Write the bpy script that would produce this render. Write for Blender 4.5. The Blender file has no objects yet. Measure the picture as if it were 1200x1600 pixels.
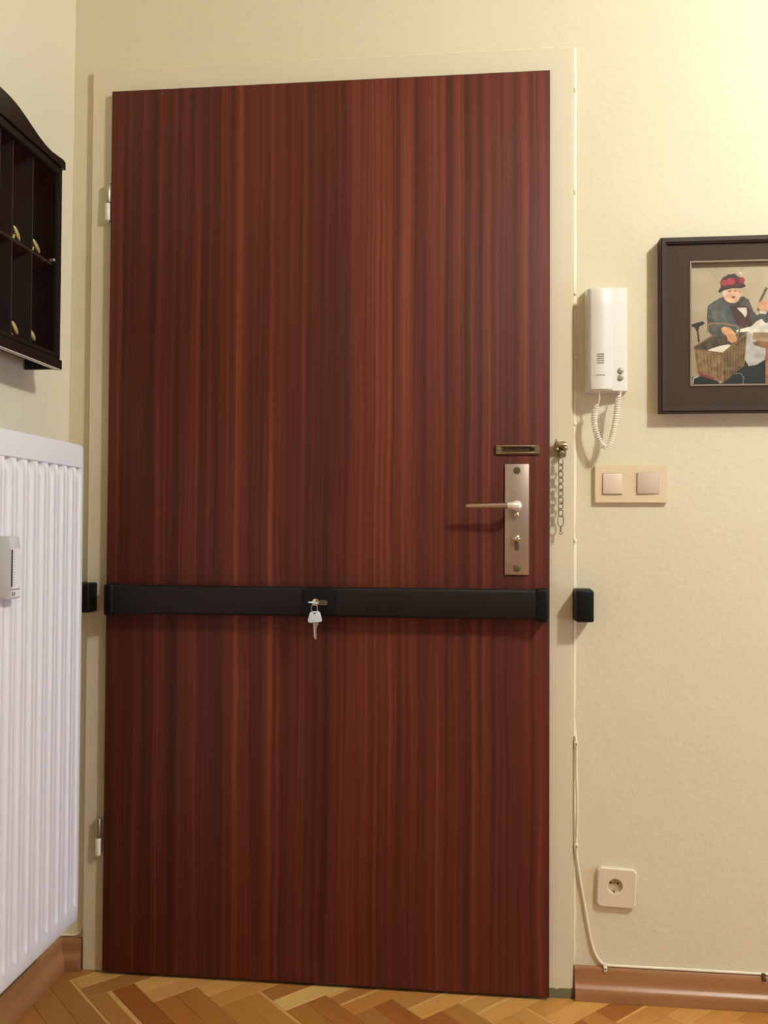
import bpy, bmesh, math, random
import numpy as np
from mathutils import Vector, Matrix
random.seed(7)
S = bpy.context.scene
COL = S.collection
PI = math.pi

# ------------------------------------------------------------------ camera
CAM = (0.84262, -1.95837, 1.01737); YAW, PITCH, ROLL = 0.1035009, 0.0212185, 0.0049836
FPX = 1357.6248
fw = Vector((-math.sin(YAW)*math.cos(PITCH), math.cos(YAW)*math.cos(PITCH), math.sin(PITCH)))
r0 = fw.cross(Vector((0, 0, 1))).normalized(); u0 = r0.cross(fw)
rt = math.cos(ROLL)*r0 + math.sin(ROLL)*u0; up = -math.sin(ROLL)*r0 + math.cos(ROLL)*u0
cd = bpy.data.cameras.new('camera'); cam = bpy.data.objects.new('camera', cd); COL.objects.link(cam)
M = Matrix((rt, up, -fw)).transposed().to_4x4(); M.translation = Vector(CAM); cam.matrix_world = M
cd.sensor_fit = 'VERTICAL'; cd.sensor_height = 36.0; cd.lens = FPX/1600*36.0; cd.clip_start = 0.02
S.camera = cam

def at(px, py, y=None, x=None, z=None):
    """real point where the ray of a photograph pixel meets a real plane"""
    k = fw + rt*((px-600)/FPX) - up*((py-800)/FPX)
    c = Vector(CAM)
    if y is not None: t = (y-c.y)/k.y
    elif x is not None: t = (x-c.x)/k.x
    else: t = (z-c.z)/k.z
    return c + k*t

# ------------------------------------------------------------------ light and exposure
vs = S.view_settings; vs.view_transform = 'Standard'; vs.look = 'None'; vs.gamma = 1.0; vs.use_curve_mapping = False
S.display_settings.display_device = 'sRGB'
vs.exposure = 0.0
w = bpy.data.worlds.new('world'); S.world = w; w.use_nodes = True
w.node_tree.nodes['Background'].inputs[0].default_value = (0.5, 0.6, 0.8, 1)
w.node_tree.nodes['Background'].inputs[1].default_value = 0.3
LAMP = (2.30, -1.43, 2.60)
ld = bpy.data.lights.new('ceiling_bulb', 'POINT'); ld.energy = 131; ld.color = (0.93, 0.955, 0.94); ld.shadow_soft_size = 0.075
lo = bpy.data.objects.new('ceiling_bulb', ld); lo.location = LAMP; COL.objects.link(lo)
# added cool fill lamp for the radiator, set in an invented window
dd = bpy.data.lights.new('radiator_cool_fill', 'AREA'); dd.shape = 'RECTANGLE'; dd.size = 1.0; dd.size_y = .95; dd.energy = 31; dd.color = (0.50, 0.66, 1.0)
do = bpy.data.objects.new('radiator_cool_fill', dd); do.location = (3.62, -0.95, 1.15); do.rotation_euler = (0, PI/2, 0); COL.objects.link(do)

# ------------------------------------------------------------------ materials
def lin(c): return tuple((v/255/12.92 if v/255 <= .04045 else ((v/255+.055)/1.055)**2.4) for v in c)
def mat(name, rgb, rough=.5, metal=0., spec=.5, bump=0., bscale=200., var=0., vscale=8.):
    m = bpy.data.materials.new(name); m.use_nodes = True; nt = m.node_tree; b = nt.nodes['Principled BSDF']
    c = lin(rgb) + (1,)
    b.inputs['Base Color'].default_value = c; b.inputs['Roughness'].default_value = rough
    b.inputs['Metallic'].default_value = metal; b.inputs['Specular IOR Level'].default_value = spec
    tc = nt.nodes.new('ShaderNodeTexCoord')
    if bump:
        n = nt.nodes.new('ShaderNodeTexNoise'); n.inputs['Scale'].default_value = bscale; n.inputs['Detail'].default_value = 4
        nt.links.new(tc.outputs['Object'], n.inputs['Vector'])
        bp = nt.nodes.new('ShaderNodeBump'); bp.inputs['Strength'].default_value = bump; bp.inputs['Distance'].default_value = .002
        nt.links.new(n.outputs['Fac'], bp.inputs['Height']); nt.links.new(bp.outputs['Normal'], b.inputs['Normal'])
    if var:
        n = nt.nodes.new('ShaderNodeTexNoise'); n.inputs['Scale'].default_value = vscale; n.inputs['Detail'].default_value = 3
        nt.links.new(tc.outputs['Object'], n.inputs['Vector'])
        mx = nt.nodes.new('ShaderNodeMix'); mx.data_type = 'RGBA'
        mx.inputs[6].default_value = tuple(v*(1-var) for v in c[:3])+(1,); mx.inputs[7].default_value = tuple(min(1, v*(1+var)) for v in c[:3])+(1,)
        nt.links.new(n.outputs['Fac'], mx.inputs[0]); nt.links.new(mx.outputs[2], b.inputs['Base Color'])
    return m

class NT:
    """small node helper"""
    def __init__(s, name):
        s.m = bpy.data.materials.new(name); s.m.use_nodes = True; s.nt = s.m.node_tree; s.b = s.nt.nodes['Principled BSDF']
    def n(s, t, **kw):
        o = s.nt.nodes.new(t)
        for k, v in kw.items(): setattr(o, k, v)
        return o
    def l(s, a, b): s.nt.links.new(a, b)
    def mapping(s, scale, src='Object', loc=(0, 0, 0)):
        tc = s.n('ShaderNodeTexCoord'); mp = s.n('ShaderNodeMapping'); mp.inputs['Scale'].default_value = scale; mp.inputs['Location'].default_value = loc
        s.l(tc.outputs[src], mp.inputs['Vector']); return mp.outputs['Vector']
    def noise(s, vec, scale, detail=4, rough=.55, dist=0.):
        o = s.n('ShaderNodeTexNoise'); o.inputs['Scale'].default_value = scale; o.inputs['Detail'].default_value = detail
        o.inputs['Roughness'].default_value = rough; o.inputs['Distortion'].default_value = dist
        if vec is not None: s.l(vec, o.inputs['Vector'])
        return o.outputs['Fac']
    def ramp(s, fac, stops):
        o = s.n('ShaderNodeValToRGB'); cr = o.color_ramp
        while len(cr.elements) < len(stops): cr.elements.new(.5)
        for e, (p, c) in zip(cr.elements, stops):
            e.position = p; e.color = (lin(c)+(1,)) if not isinstance(c, float) else (c, c, c, 1)
        s.l(fac, o.inputs[0]); return o.outputs['Color']
    def mix(s, fac, a, b, mode='MIX'):
        o = s.n('ShaderNodeMix', data_type='RGBA', blend_type=mode)
        for sock, v in ((0, fac), (6, a), (7, b)):
            if isinstance(v, (int, float)): o.inputs[sock].default_value = v if sock == 0 else (v, v, v, 1)
            elif isinstance(v, tuple): o.inputs[sock].default_value = lin(v)+(1,)
            else: s.l(v, o.inputs[sock])
        return o.outputs[2]
    def math(s, op, a, b=0., c=None):
        o = s.n('ShaderNodeMath', operation=op)
        for i, v in enumerate((a, b) if c is None else (a, b, c)):
            if isinstance(v, (int, float)): o.inputs[i].default_value = v
            else: s.l(v, o.inputs[i])
        return o.outputs[0]
    def bump(s, h, st, dist=.002):
        o = s.n('ShaderNodeBump'); o.inputs['Strength'].default_value = st; o.inputs['Distance'].default_value = dist
        s.l(h, o.inputs['Height']); s.l(o.outputs['Normal'], s.b.inputs['Normal'])

def wall_material():
    k = NT('cream_painted_plaster'); v = k.mapping((1, 1, 1))
    c = k.mix(k.noise(v, 1.7, 4), (219, 209, 178), (227, 218, 189))
    spots = k.ramp(k.noise(v, 26, 5, .7), [(.0, 1.), (.27, 0.), (1., 0.)])
    k.l(k.mix(spots, c, (176, 160, 124)), k.b.inputs['Base Color'])
    k.b.inputs['Roughness'].default_value = .55; k.b.inputs['Specular IOR Level'].default_value = .3
    a = k.noise(v, 9, 4, .6); b = k.noise(v, 75, 5, .6)
    k.bump(k.math('ADD', k.math('MULTIPLY', a, 3.0), b), .28, .0022)
    return k.m
def veneer_material():
    k = NT('mahogany_veneer')
    wv = k.noise(k.mapping((3.2, 3.2, 2.6)), 1.0, 2, .5)
    tc = k.n('ShaderNodeTexCoord'); sx = k.n('ShaderNodeSeparateXYZ'); k.l(tc.outputs['Object'], sx.inputs[0])
    wob = k.math('MULTIPLY', k.math('SUBTRACT', wv, .5), .012)
    x = k.math('ADD', sx.outputs['X'], wob)
    def streak(sx_, sz, detail, off=0.):
        cb = k.n('ShaderNodeCombineXYZ'); k.l(k.math('MULTIPLY_ADD', x, sx_, off), cb.inputs[0]); k.l(k.math('MULTIPLY', sx.outputs['Z'], sz), cb.inputs[2])
        return k.noise(cb.outputs[0], 1.0, detail, .6)
    broad = streak(11, .25, 2, 5.); mid = streak(54, .4, 2, 2.); fine = streak(120, 1.0, 2, 9.); pore = streak(520, 22, 2, 1.)
    f = k.math('ADD', k.math('ADD', k.math('MULTIPLY', broad, .42), k.math('MULTIPLY', mid, .82)), k.math('MULTIPLY', fine, .36))
    f = k.math('SUBTRACT', f, .30)
    c = k.ramp(f, [(.26, (62, 25, 15)), (.44, (82, 34, 21)), (.56, (99, 43, 26)), (.74, (124, 62, 35))])
    pm = k.ramp(pore, [(.0, 0.), (.62, 0.), (.74, .55), (1., .55)])
    c = k.mix(pm, c, (66, 28, 19))
    k.l(c, k.b.inputs['Base Color']); k.b.inputs['Roughness'].default_value = .6
    k.b.inputs['Specular IOR Level'].default_value = .26
    k.bump(pore, .08, .0006)
    return k.m
def frame_paint_material():
    k = NT('cream_gloss_paint'); v = k.mapping((1, 1, 1), 'Object')
    tc = k.n('ShaderNodeTexCoord'); sx = k.n('ShaderNodeSeparateXYZ'); k.l(tc.outputs['Object'], sx.inputs[0])
    n = k.noise(v, 60, 4, .7)
    e = k.math('MULTIPLY_ADD', n, .016, .013)                     # ragged edge of the bare grey foot of the frame
    bare = k.math('LESS_THAN', sx.outputs['Z'], e)
    right = k.math('GREATER_THAN', sx.outputs['X'], .6)
    specks = k.ramp(k.noise(v, 45, 5, .75), [(.0, 1.), (.23, 0.), (1., 0.)])
    c = k.mix(specks, (222, 211, 183), (168, 150, 118))
    c = k.mix(k.math('MULTIPLY', bare, right), c, (118, 116, 92))
    k.l(c, k.b.inputs['Base Color']); k.b.inputs['Roughness'].default_value = .4; k.b.inputs['Specular IOR Level'].default_value = .4
    k.bump(k.noise(v, 22, 3), .12)
    return k.m
def parquet_material(island=False):
    k = NT('oak_parquet' + ('_far' if island else ''))
    oi = k.n('ShaderNodeObjectInfo'); tc = k.n('ShaderNodeTexCoord')
    sx = k.n('ShaderNodeSeparateXYZ'); k.l(tc.outputs['Object'], sx.inputs[0])
    geo = k.n('ShaderNodeNewGeometry')
    rnd = geo.outputs['Random Per Island'] if island else oi.outputs['Random']
    def g(a, b, det):
        cb = k.n('ShaderNodeCombineXYZ'); k.l(k.math('MULTIPLY_ADD', rnd, 37., k.math('MULTIPLY', sx.outputs['X'], a)), cb.inputs[0])
        k.l(k.math('MULTIPLY_ADD', rnd, 91., k.math('MULTIPLY', sx.outputs['Y'], b)), cb.inputs[1]); return k.noise(cb.outputs[0], 1., det, .6)
    gr = g(9, 160, 4) if not island else k.noise(k.mapping((1, 1, 1)), 60, 4)
    soft = g(5, 28, 3) if not island else k.noise(k.mapping((1, 1, 1)), 14, 3)
    if island:
        base = k.ramp(rnd, [(0., (176, 118, 56)), (.4, (198, 138, 70)), (.8, (212, 154, 84)), (1., (150, 92, 44))])
    else:
        base = oi.outputs['Color']
    c = k.mix(.6, base, k.mix(gr, (170, 165, 160), (255, 255, 255)), 'MULTIPLY')
    c = k.mix(.4, c, k.mix(soft, (175, 165, 150), (255, 255, 255)), 'MULTIPLY')
    if not island:   # pale sapwood edge on blocks whose colour alpha asks for one
        sap = k.math('GREATER_THAN', k.math('MULTIPLY_ADD', k.noise(k.mapping((14, 14, 14)), 1., 1), .004, sx.outputs['Y']), oi.outputs['Alpha'])
        c = k.mix(k.math('MULTIPLY', sap, .8), c, (216, 170, 102))
    k.l(c, k.b.inputs['Base Color']); k.b.inputs['Roughness'].default_value = .38; k.b.inputs['Specular IOR Level'].default_value = .35
    return k.m
def trim_wood_material():
    k = NT('beech_baseboard_wood')
    g = k.noise(k.mapping((3, 60, 190)), 1., 4, .6); s = k.noise(k.mapping((2, 9, 40)), 1., 2)
    c = k.mix(g, (148, 101, 62), (178, 130, 86)); c = k.mix(k.math('MULTIPLY', s, .5), c, (130, 82, 46))
    k.l(c, k.b.inputs['Base Color']); k.b.inputs['Roughness'].default_value = .36
    return k.m
def brushed_material(name, rgb, rough, axis):
    k = NT(name); sc = [14, 14, 14]; sc[axis] = 900
    n = k.noise(k.mapping(tuple(sc)), 1., 3)
    k.b.inputs['Base Color'].default_value = lin(rgb)+(1,); k.b.inputs['Metallic'].default_value = .9
    k.l(k.math('MULTIPLY_ADD', n, .2, rough-.1), k.b.inputs['Roughness']); k.bump(n, .12, .0004)
    return k.m
def print_material():
    k = NT('painted_print'); a = k.n('ShaderNodeAttribute', attribute_name='paint')
    n = k.noise(k.mapping((1, 1, 1)), 230, 4, .6)
    k.l(k.mix(.35, a.outputs['Color'], k.mix(n, (190, 190, 190), (255, 255, 255)), 'MULTIPLY'), k.b.inputs['Base Color'])
    k.b.inputs['Roughness'].default_value = .5; k.b.inputs['Specular IOR Level'].default_value = .3
    return k.m
def glass_material():
    m = bpy.data.materials.new('cabinet_glass'); m.use_nodes = True; nt = m.node_tree; b = nt.nodes['Principled BSDF']
    o = nt.nodes['Material Output']; t = nt.nodes.new('ShaderNodeBsdfTransparent'); t.inputs[0].default_value = (.9, .9, .9, 1)
    g = nt.nodes.new('ShaderNodeBsdfGlossy'); g.inputs['Roughness'].default_value = .04
    f = nt.nodes.new('ShaderNodeFresnel'); f.inputs[0].default_value = 1.45
    x = nt.nodes.new('ShaderNodeMixShader'); ge = nt.nodes.new('ShaderNodeNewGeometry'); mm = nt.nodes.new('ShaderNodeMath'); mm.operation = 'MULTIPLY_ADD'; mm.inputs[1].default_value = -1; mm.inputs[2].default_value = 1
    m2 = nt.nodes.new('ShaderNodeMath'); m2.operation = 'MULTIPLY'; nt.links.new(ge.outputs['Backfacing'], mm.inputs[0]); nt.links.new(mm.outputs[0], m2.inputs[0]); nt.links.new(f.outputs[0], m2.inputs[1]); nt.links.new(m2.outputs[0], x.inputs[0]); nt.links.new(t.outputs[0], x.inputs[1]); nt.links.new(g.outputs[0], x.inputs[2])
    nt.links.new(x.outputs[0], o.inputs['Surface']); return m

MW = wall_material(); MV = veneer_material(); MF = frame_paint_material(); MP = parquet_material(); MPF = parquet_material(True); MB_ = trim_wood_material()
M_CEIL = mat('ceiling_paint', (232, 226, 208), .7, bump=.1)
M_TAN = mat('fill_cutting_tan_paint', (150, 134, 112), .7, bump=.15, bscale=60)  # unseen walls toned darker to cut the bounced fill light
M_SUB = mat('dark_subfloor', (52, 34, 20), .9)
M_EDGE = mat('dark_lacquered_door_edge', (52, 26, 17), .5)
M_CAULK = mat('cracked_filler_bead', (232, 223, 194), .55, bump=.4, bscale=90)
M_RAD = mat('radiator_white_enamel', (231, 229, 231), .32, bump=.03, bscale=30)
M_RADG = mat('radiator_grey_core', (150, 148, 150), .5)  # plain mid grey for the inner fins and the meter clip
M_BLACKW = mat('black_stained_wood', (30, 22, 16), .34, bump=.06, bscale=60, var=.25, vscale=20)
M_DARKIN = mat('dark_brown_felt_backing', (58, 42, 34), .7, var=.2, vscale=14)
M_UNDERLIT = mat('lit_underside_grey', (196, 190, 186), .35)  # pale grey stands in for light on the rail underside
M_DIV = mat('dark_divider_wood', (64, 52, 48), .45)
M_BRASS = mat('polished_brass', (255, 232, 150), .22, .35)
M_AGED = mat('aged_brass', (164, 150, 120), .36, 1., var=.25, vscale=90)
M_AGEDD = mat('tarnished_brass_recess', (74, 50, 34), .5, .5)
M_NICK = brushed_material('brushed_nickel_plate', (192, 174, 160), .42, 2)
M_LEV = mat('satin_aluminium', (236, 228, 218), .32, .4)
M_LEVD = mat('satin_aluminium_grip', (176, 152, 134), .42, .8)
M_SCREW = mat('dull_steel_screw', (104, 90, 70), .5, .6)
M_CHROME = mat('chrome', (236, 226, 208), .1, 1.)
M_STEEL = mat('bright_key_steel', (226, 238, 246), .34, .2)
M_HINGE = mat('nickel_hinge', (176, 164, 140), .3, .9)
M_HINGEW = mat('painted_hinge_barrel', (236, 228, 210), .35)
M_BLKP = mat('black_plastic', (9, 10, 11), .5, 0., .22, bump=.05, bscale=400)
M_BAR = mat('dark_bronze_lacquered_steel', (27, 20, 17), .55, .0, .25, bump=.02, bscale=300)
M_DARK = mat('dark_hole', (8, 7, 6), .8)
M_IVORY = mat('white_intercom_plastic', (224, 219, 206), .35)
M_IVORY2 = mat('cream_coiled_cord_rubber', (238, 232, 212), .42)
M_GREYB = mat('grey_button_plastic', (176, 168, 150), .35, .3)
M_GREYM = mat('grey_print', (150, 138, 118), .6)
M_SWF = mat('beige_switch_frame', (226, 205, 170), .4)
M_SWR = mat('beige_switch_rocker', (224, 202, 176), .38)
M_SWR2 = mat('pinkish_beige_switch_rocker', (206, 184, 162), .38)
M_SOCK = mat('cream_socket_plastic', (226, 210, 184), .4)
M_SOCKI = mat('cream_socket_insert', (206, 190, 156), .45)
M_CABLE = mat('cream_cable_sheath', (232, 222, 190), .45)
M_PFR = mat('charcoal_brown_frame_wood', (62, 50, 39), .6, 0., .25, bump=.08, bscale=80, var=.12, vscale=12)
M_PFP = mat('dark_brown_frame_panel', (64, 48, 35), .65, 0., .2, bump=.06, bscale=120, var=.1, vscale=10)
M_SLIP = mat('taupe_inner_slip', (128, 112, 92), .45)
M_HCA = mat('heat_meter_white_plastic', (232, 230, 230), .4)
M_HCAG = mat('heat_meter_shaded_casing', (204, 203, 200), .45)  # greyer than the scale plate, painting shade on the near side
M_INK = mat('black_print', (40, 36, 32), .6)
M_GLASS = glass_material(); M_PRINT = print_material()
M_OUT = mat('white_window_paint', (235, 235, 230), .4)

# ------------------------------------------------------------------ mesh building
class B:
    def __init__(s): s.bm = bmesh.new()
    def _merge(s, bm2, mtx=None):
        if mtx is not None: bmesh.ops.transform(bm2, matrix=mtx, verts=bm2.verts)
        me = bpy.data.meshes.new('tmp'); bm2.to_mesh(me); bm2.free(); s.bm.from_mesh(me); bpy.data.meshes.remove(me); return s
    def box(s, x0, x1, y0, y1, z0, z1, bev=0., seg=2, mtx=None, taper=None):
        b = bmesh.new(); bmesh.ops.create_cube(b, size=1.)
        for v in b.verts:
            v.co = Vector((x0 if v.co.x < 0 else x1, y0 if v.co.y < 0 else y1, z0 if v.co.z < 0 else z1))
        if taper: taper(b)
        if bev: bmesh.ops.bevel(b, geom=b.edges[:], offset=bev, segments=seg, profile=.5, affect='EDGES', clamp_overlap=True)
        return s._merge(b, mtx)
    def cyl(s, p0, p1, r0, r1=None, seg=24, bev=0.):
        p0 = Vector(p0); p1 = Vector(p1); r1 = r0 if r1 is None else r1
        b = bmesh.new(); bmesh.ops.create_cone(b, cap_ends=True, segments=seg, radius1=r0, radius2=r1, depth=(p1-p0).length)
        if bev:
            es = [e for e in b.edges if any(len(f.verts) > 4 for f in e.link_faces)]
            bmesh.ops.bevel(b, geom=es, offset=bev, segments=2, profile=.5, affect='EDGES')
        q = Vector((0, 0, 1)).rotation_difference((p1-p0).normalized()).to_matrix().to_4x4(); q.translation = (p0+p1)/2
        return s._merge(b, q)
    def ball(s, c, r, scale=(1, 1, 1), rot=None, u=18, v=12):
        b = bmesh.new(); bmesh.ops.create_uvsphere(b, u_segments=u, v_segments=v, radius=r)
        m = Matrix.Translation(Vector(c)) @ (rot.to_4x4() if rot else Matrix()) @ Matrix.Diagonal(Vector(tuple(scale)+(1,)))
        return s._merge(b, m)
    def tube(s, pts, r, seg=8, closed=False, radii=None, flat=1.):
        pts = [Vector(p) for p in pts]; n = len(pts); b = bmesh.new(); rings = []
        ref = None
        for i in range(n):
            a = pts[(i-1) % n] if (closed or i) else pts[i]; c = pts[(i+1) % n] if (closed or i < n-1) else pts[i]
            t = (c-a).normalized()
            if ref is None: ref = t.orthogonal().normalized()
            ref = (ref - t*ref.dot(t)).normalized(); bi = t.cross(ref)
            rr = radii[i] if radii else r
            rings.append([b.verts.new(pts[i] + ref*(math.cos(2*PI*k/seg)*rr) + bi*(math.sin(2*PI*k/seg)*rr*flat)) for k in range(seg)])
        for i in range(n if closed else n-1):
            A = rings[i]; C = rings[(i+1) % n]
            sh = 0
            if closed and i == n-1:
                sh = min(range(seg), key=lambda q: sum((A[k].co-C[(k+q) % seg].co).length for k in range(0, seg, 2)))
            for k in range(seg): b.faces.new((A[k], A[(k+1) % seg], C[(k+1+sh) % seg], C[(k+sh) % seg]))
        if not closed: b.faces.new(rings[0][::-1]); b.faces.new(rings[-1])
        return s._merge(b)
    def prism(s, poly, plane, d0, d1, bev=0., seg=2):
        """poly in the two in-plane coordinates; plane 'xz' (depth y), 'yz' (depth x), 'xy' (depth z)"""
        def P(a, c, d): return {'xz': (a, d, c), 'yz': (d, a, c), 'xy': (a, c, d)}[plane]
        b = bmesh.new(); A = [b.verts.new(P(a, c, d0)) for a, c in poly]; C = [b.verts.new(P(a, c, d1)) for a, c in poly]; n = len(poly)
        b.faces.new(A); b.faces.new(C[::-1])
        for i in range(n): b.faces.new((A[i], C[i], C[(i+1) % n], A[(i+1) % n]))
        bmesh.ops.recalc_face_normals(b, faces=b.faces[:])
        if bev: bmesh.ops.bevel(b, geom=b.edges[:], offset=bev, segments=seg, profile=.5, affect='EDGES', clamp_overlap=True)
        return s._merge(b)
    def ring(s, outer, inner, plane, d0, d1):
        """plate with a hole: outer and inner loops of the same number of points"""
        def P(p, d): a, c = p; return {'xz': (a, d, c), 'yz': (d, a, c), 'xy': (a, c, d)}[plane]
        b = bmesh.new(); L = [[b.verts.new(P(p, d)) for p in lp] for lp, d in ((outer, d0), (inner, d0), (inner, d1), (outer, d1))]; n = len(outer)
        for q in range(4):
            U, V = L[q], L[(q+1) % 4]
            for i in range(n): b.faces.new((U[i], U[(i+1) % n], V[(i+1) % n], V[i]))
        bmesh.ops.recalc_face_normals(b, faces=b.faces[:])
        return s._merge(b)
    def sweep(s, rings_, cap=True, closed=True):
        b = bmesh.new(); R = [[b.verts.new(p) for p in r] for r in rings_]; n = len(R[0])
        for A, C in zip(R, R[1:]):
            for k in range(n if closed else n-1): b.faces.new((A[k], A[(k+1) % n], C[(k+1) % n], C[k]))
        if cap: b.faces.new(R[0][::-1]); b.faces.new(R[-1])
        bmesh.ops.recalc_face_normals(b, faces=b.faces[:])
        return s._merge(b)
    def build(s, name, m, parent=None, origin=None, angle=35, smooth=True):
        bm = s.bm; bmesh.ops.remove_doubles(bm, verts=bm.verts, dist=1e-7)
        co = [v.co for v in bm.verts]; lo_ = Vector((min(c[i] for c in co) for i in range(3))); hi = Vector((max(c[i] for c in co) for i in range(3)))
        if origin is None: origin = Vector(((lo_.x+hi.x)/2, (lo_.y+hi.y)/2, lo_.z))
        origin = Vector(origin)
        for v in bm.verts: v.co -= origin
        for f in bm.faces: f.smooth = smooth
        for e in bm.edges:
            if len(e.link_faces) == 2 and e.calc_face_angle(0) > math.radians(angle): e.smooth = False
        me = bpy.data.meshes.new(name); bm.to_mesh(me); bm.free(); me.materials.append(m)
        o = bpy.data.objects.new(name, me); COL.objects.link(o)
        if parent: o.parent = parent; o.location = origin - wloc(parent)
        else: o.location = origin
        return o
def wloc(o):
    v = Vector(o.location)
    while o.parent: o = o.parent; v += o.location
    return v
def tag(o, label=None, cat=None, group=None, kind=None):
    for k, v in (('label', label), ('category', cat), ('group', group), ('kind', kind)):
        if v: o[k] = v
    return o
def empty(name, loc, label, cat, group=None):
    o = bpy.data.objects.new(name, None); COL.objects.link(o); o.location = loc; o.empty_display_size = .02
    return tag(o, label, cat, group)
def rect(x0, x1, z0, z1): return [(x0, z0), (x1, z0), (x1, z1), (x0, z1)]
def rrect(x0, x1, z0, z1, r, n=5):
    out = []
    for cx, cz, a in ((x1-r, z1-r, 0), (x0+r, z1-r, 90), (x0+r, z0+r, 180), (x1-r, z0+r, 270)):
        for i in range(n+1):
            t = math.radians(a+90*i/n); out.append((cx+r*math.cos(t), cz+r*math.sin(t)))
    return out
def text(body, size, loc, rot, m, parent, name='printed_text', ext=.0001):
    c = bpy.data.curves.new(name, 'FONT'); c.body = body; c.size = size; c.extrude = ext; c.align_x = 'CENTER'; c.align_y = 'CENTER'; c.resolution_u = 3
    t = bpy.data.objects.new(name, c); COL.objects.link(t); bpy.context.view_layer.update()
    me = bpy.data.meshes.new_from_object(t.evaluated_get(bpy.context.evaluated_depsgraph_get())); bpy.data.objects.remove(t)
    me.materials.clear(); me.materials.append(m); me.name = name
    o = bpy.data.objects.new(name, me); COL.objects.link(o); o.parent = parent; o.location = Vector(loc) - wloc(parent); o.rotation_euler = rot
    return o

# ------------------------------------------------------------------ room shell
XR, YF, ZC = 3.9, -4.3, 2.72
def xl(z): return -.1155 + .0046*z          # the left wall leans very slightly
st = dict(kind='structure')
DX0, DX1, DZ1 = .03, .98, 2.00                # masonry opening behind the door
b = B(); b.box(-.5, DX0, 0, .2, -.012, ZC); b.box(DX1, XR+.2, 0, .2, -.012, ZC); b.box(DX0, DX1, 0, .2, DZ1, ZC)
tag(b.build('wall_back', MW, origin=(0, 0, 0)), **st)
b = B(); b.sweep([[(xl(z), YF, z), (xl(z), 0, z), (-.3, 0, z), (-.3, YF, z)] for z in (0., ZC)])
tag(b.build('wall_left', MW, origin=(0, 0, 0)), **st)
WY0, WY1, WZ0, WZ1 = -1.5, -.4, .15, 1.2
b = B(); b.box(XR, XR+.2, YF, WY0, 0, ZC); b.box(XR, XR+.2, WY1, 0, 0, ZC); b.box(XR, XR+.2, WY0, WY1, 0, WZ0); b.box(XR, XR+.2, WY0, WY1, WZ1, ZC)
tag(b.build('wall_right', M_TAN, origin=(0, 0, 0)), **st)
b = B(); b.box(-.5, XR+.2, YF-.2, YF, 0, ZC); tag(b.build('wall_front', M_TAN, origin=(0, 0, 0)), **st)
b = B(); b.box(-.5, XR+.2, YF-.2, .2, ZC, ZC+.1); tag(b.build('ceiling', M_CEIL, origin=(0, 0, 0)), **st)
b = B(); b.ring(rect(WY0, WY1, WZ0, WZ1), rect(WY0+.05, WY1-.05, WZ0+.05, WZ1-.05), 'yz', XR+.03, XR+.09)
win = tag(b.build('added_window_1', M_OUT), **st)  # unseen window, made up to hold the cool fill lamp
b = B(); b.box(XR+.04, XR+.08, (WY0+WY1)/2-.02, (WY0+WY1)/2+.02, WZ0+.05, WZ1-.05); b.build('mullion', M_OUT, win)
do.location.x = XR-.01; do.location.z = (WZ0+WZ1)/2

b = B(); b.box(-.5, XR+.2, YF-.2, .2, -.06, -.011); floor = tag(b.build('floor', M_SUB, origin=(0, 0, 0)), **st)
# herringbone: pairs of blocks, 45 degrees
W1, LB, G0 = .05125, .3075, .0006
D = 2*W1; U0, V0 = .0215, .1010
q2 = math.sqrt(.5)
TON = [(171, 116, 56), (160, 104, 48), (181, 128, 66), (150, 94, 42), (186, 136, 74), (142, 84, 36), (166, 110, 54), (176, 122, 60)]
SPECIAL = {   # (kind, row index, half) -> colour, sapwood start
 ('V', 0, 1): ((138, 80, 34), .03), ('V', 0, 0): ((158, 106, 52), .017), ('V', -1, 0): ((150, 98, 48), .03), ('V', -1, 1): ((146, 96, 46), .021),
 ('V', 1, 0): ((156, 96, 44), 1), ('V', 1, 1): ((154, 98, 42), 1), ('V', 2, 0): ((164, 108, 50), 1), ('V', 2, 1): ((168, 112, 54), .021),
 ('V', 3, 0): ((158, 102, 46), 1), ('V', 3, 1): ((150, 92, 42), 1), ('V', 4, 0): ((152, 98, 46), 1), ('V', 4, 1): ((144, 84, 38), 1), ('V', 5, 0): ((148, 88, 40), 1), ('V', 5, 1): ((160, 106, 52), 1),
 ('U', 0, 0): ((196, 142, 78), 1), ('U', 0, 1): ((184, 132, 70), 1), ('U', -1, 0): ((184, 134, 72), 1), ('U', -1, 1): ((150, 100, 48), 1), ('U', -2, 1): ((146, 94, 46), 1),
 ('U', 1, 0): ((190, 136, 72), 1), ('U', 1, 1): ((178, 122, 60), 1), ('U', 2, 0): ((154, 100, 44), 1), ('U', 2, 1): ((210, 158, 88), 1),
 ('U', 3, 0): ((160, 104, 48), .012), ('U', 3, 1): ((170, 112, 52), .0215), ('U', 4, 0): ((168, 114, 54), 1), ('U', 4, 1): ((188, 132, 66), .0205),
 ('U', 5, 0): ((182, 128, 64), .021), ('U', 5, 1): ((190, 136, 72), .0195), ('U', 6, 0): ((180, 124, 60), 1), ('U', 6, 1): ((192, 136, 70), 1)}
def clip(poly, a, bb, c):       # keep a*x+b*y+c >= 0
    out = []
    for i in range(len(poly)):
        p, q = poly[i], poly[(i+1) % len(poly)]; dp = a*p[0]+bb*p[1]+c; dq = a*q[0]+bb*q[1]+c
        if dp >= 0: out.append(p)
        if (dp >= 0) != (dq >= 0): t = dp/(dp-dq); out.append((p[0]+t*(q[0]-p[0]), p[1]+t*(q[1]-p[1])))
    return out
blocks = []
FX0, FX1, FY0, FY1 = -.114, XR-.002, YF+.002, -.0015
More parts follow.
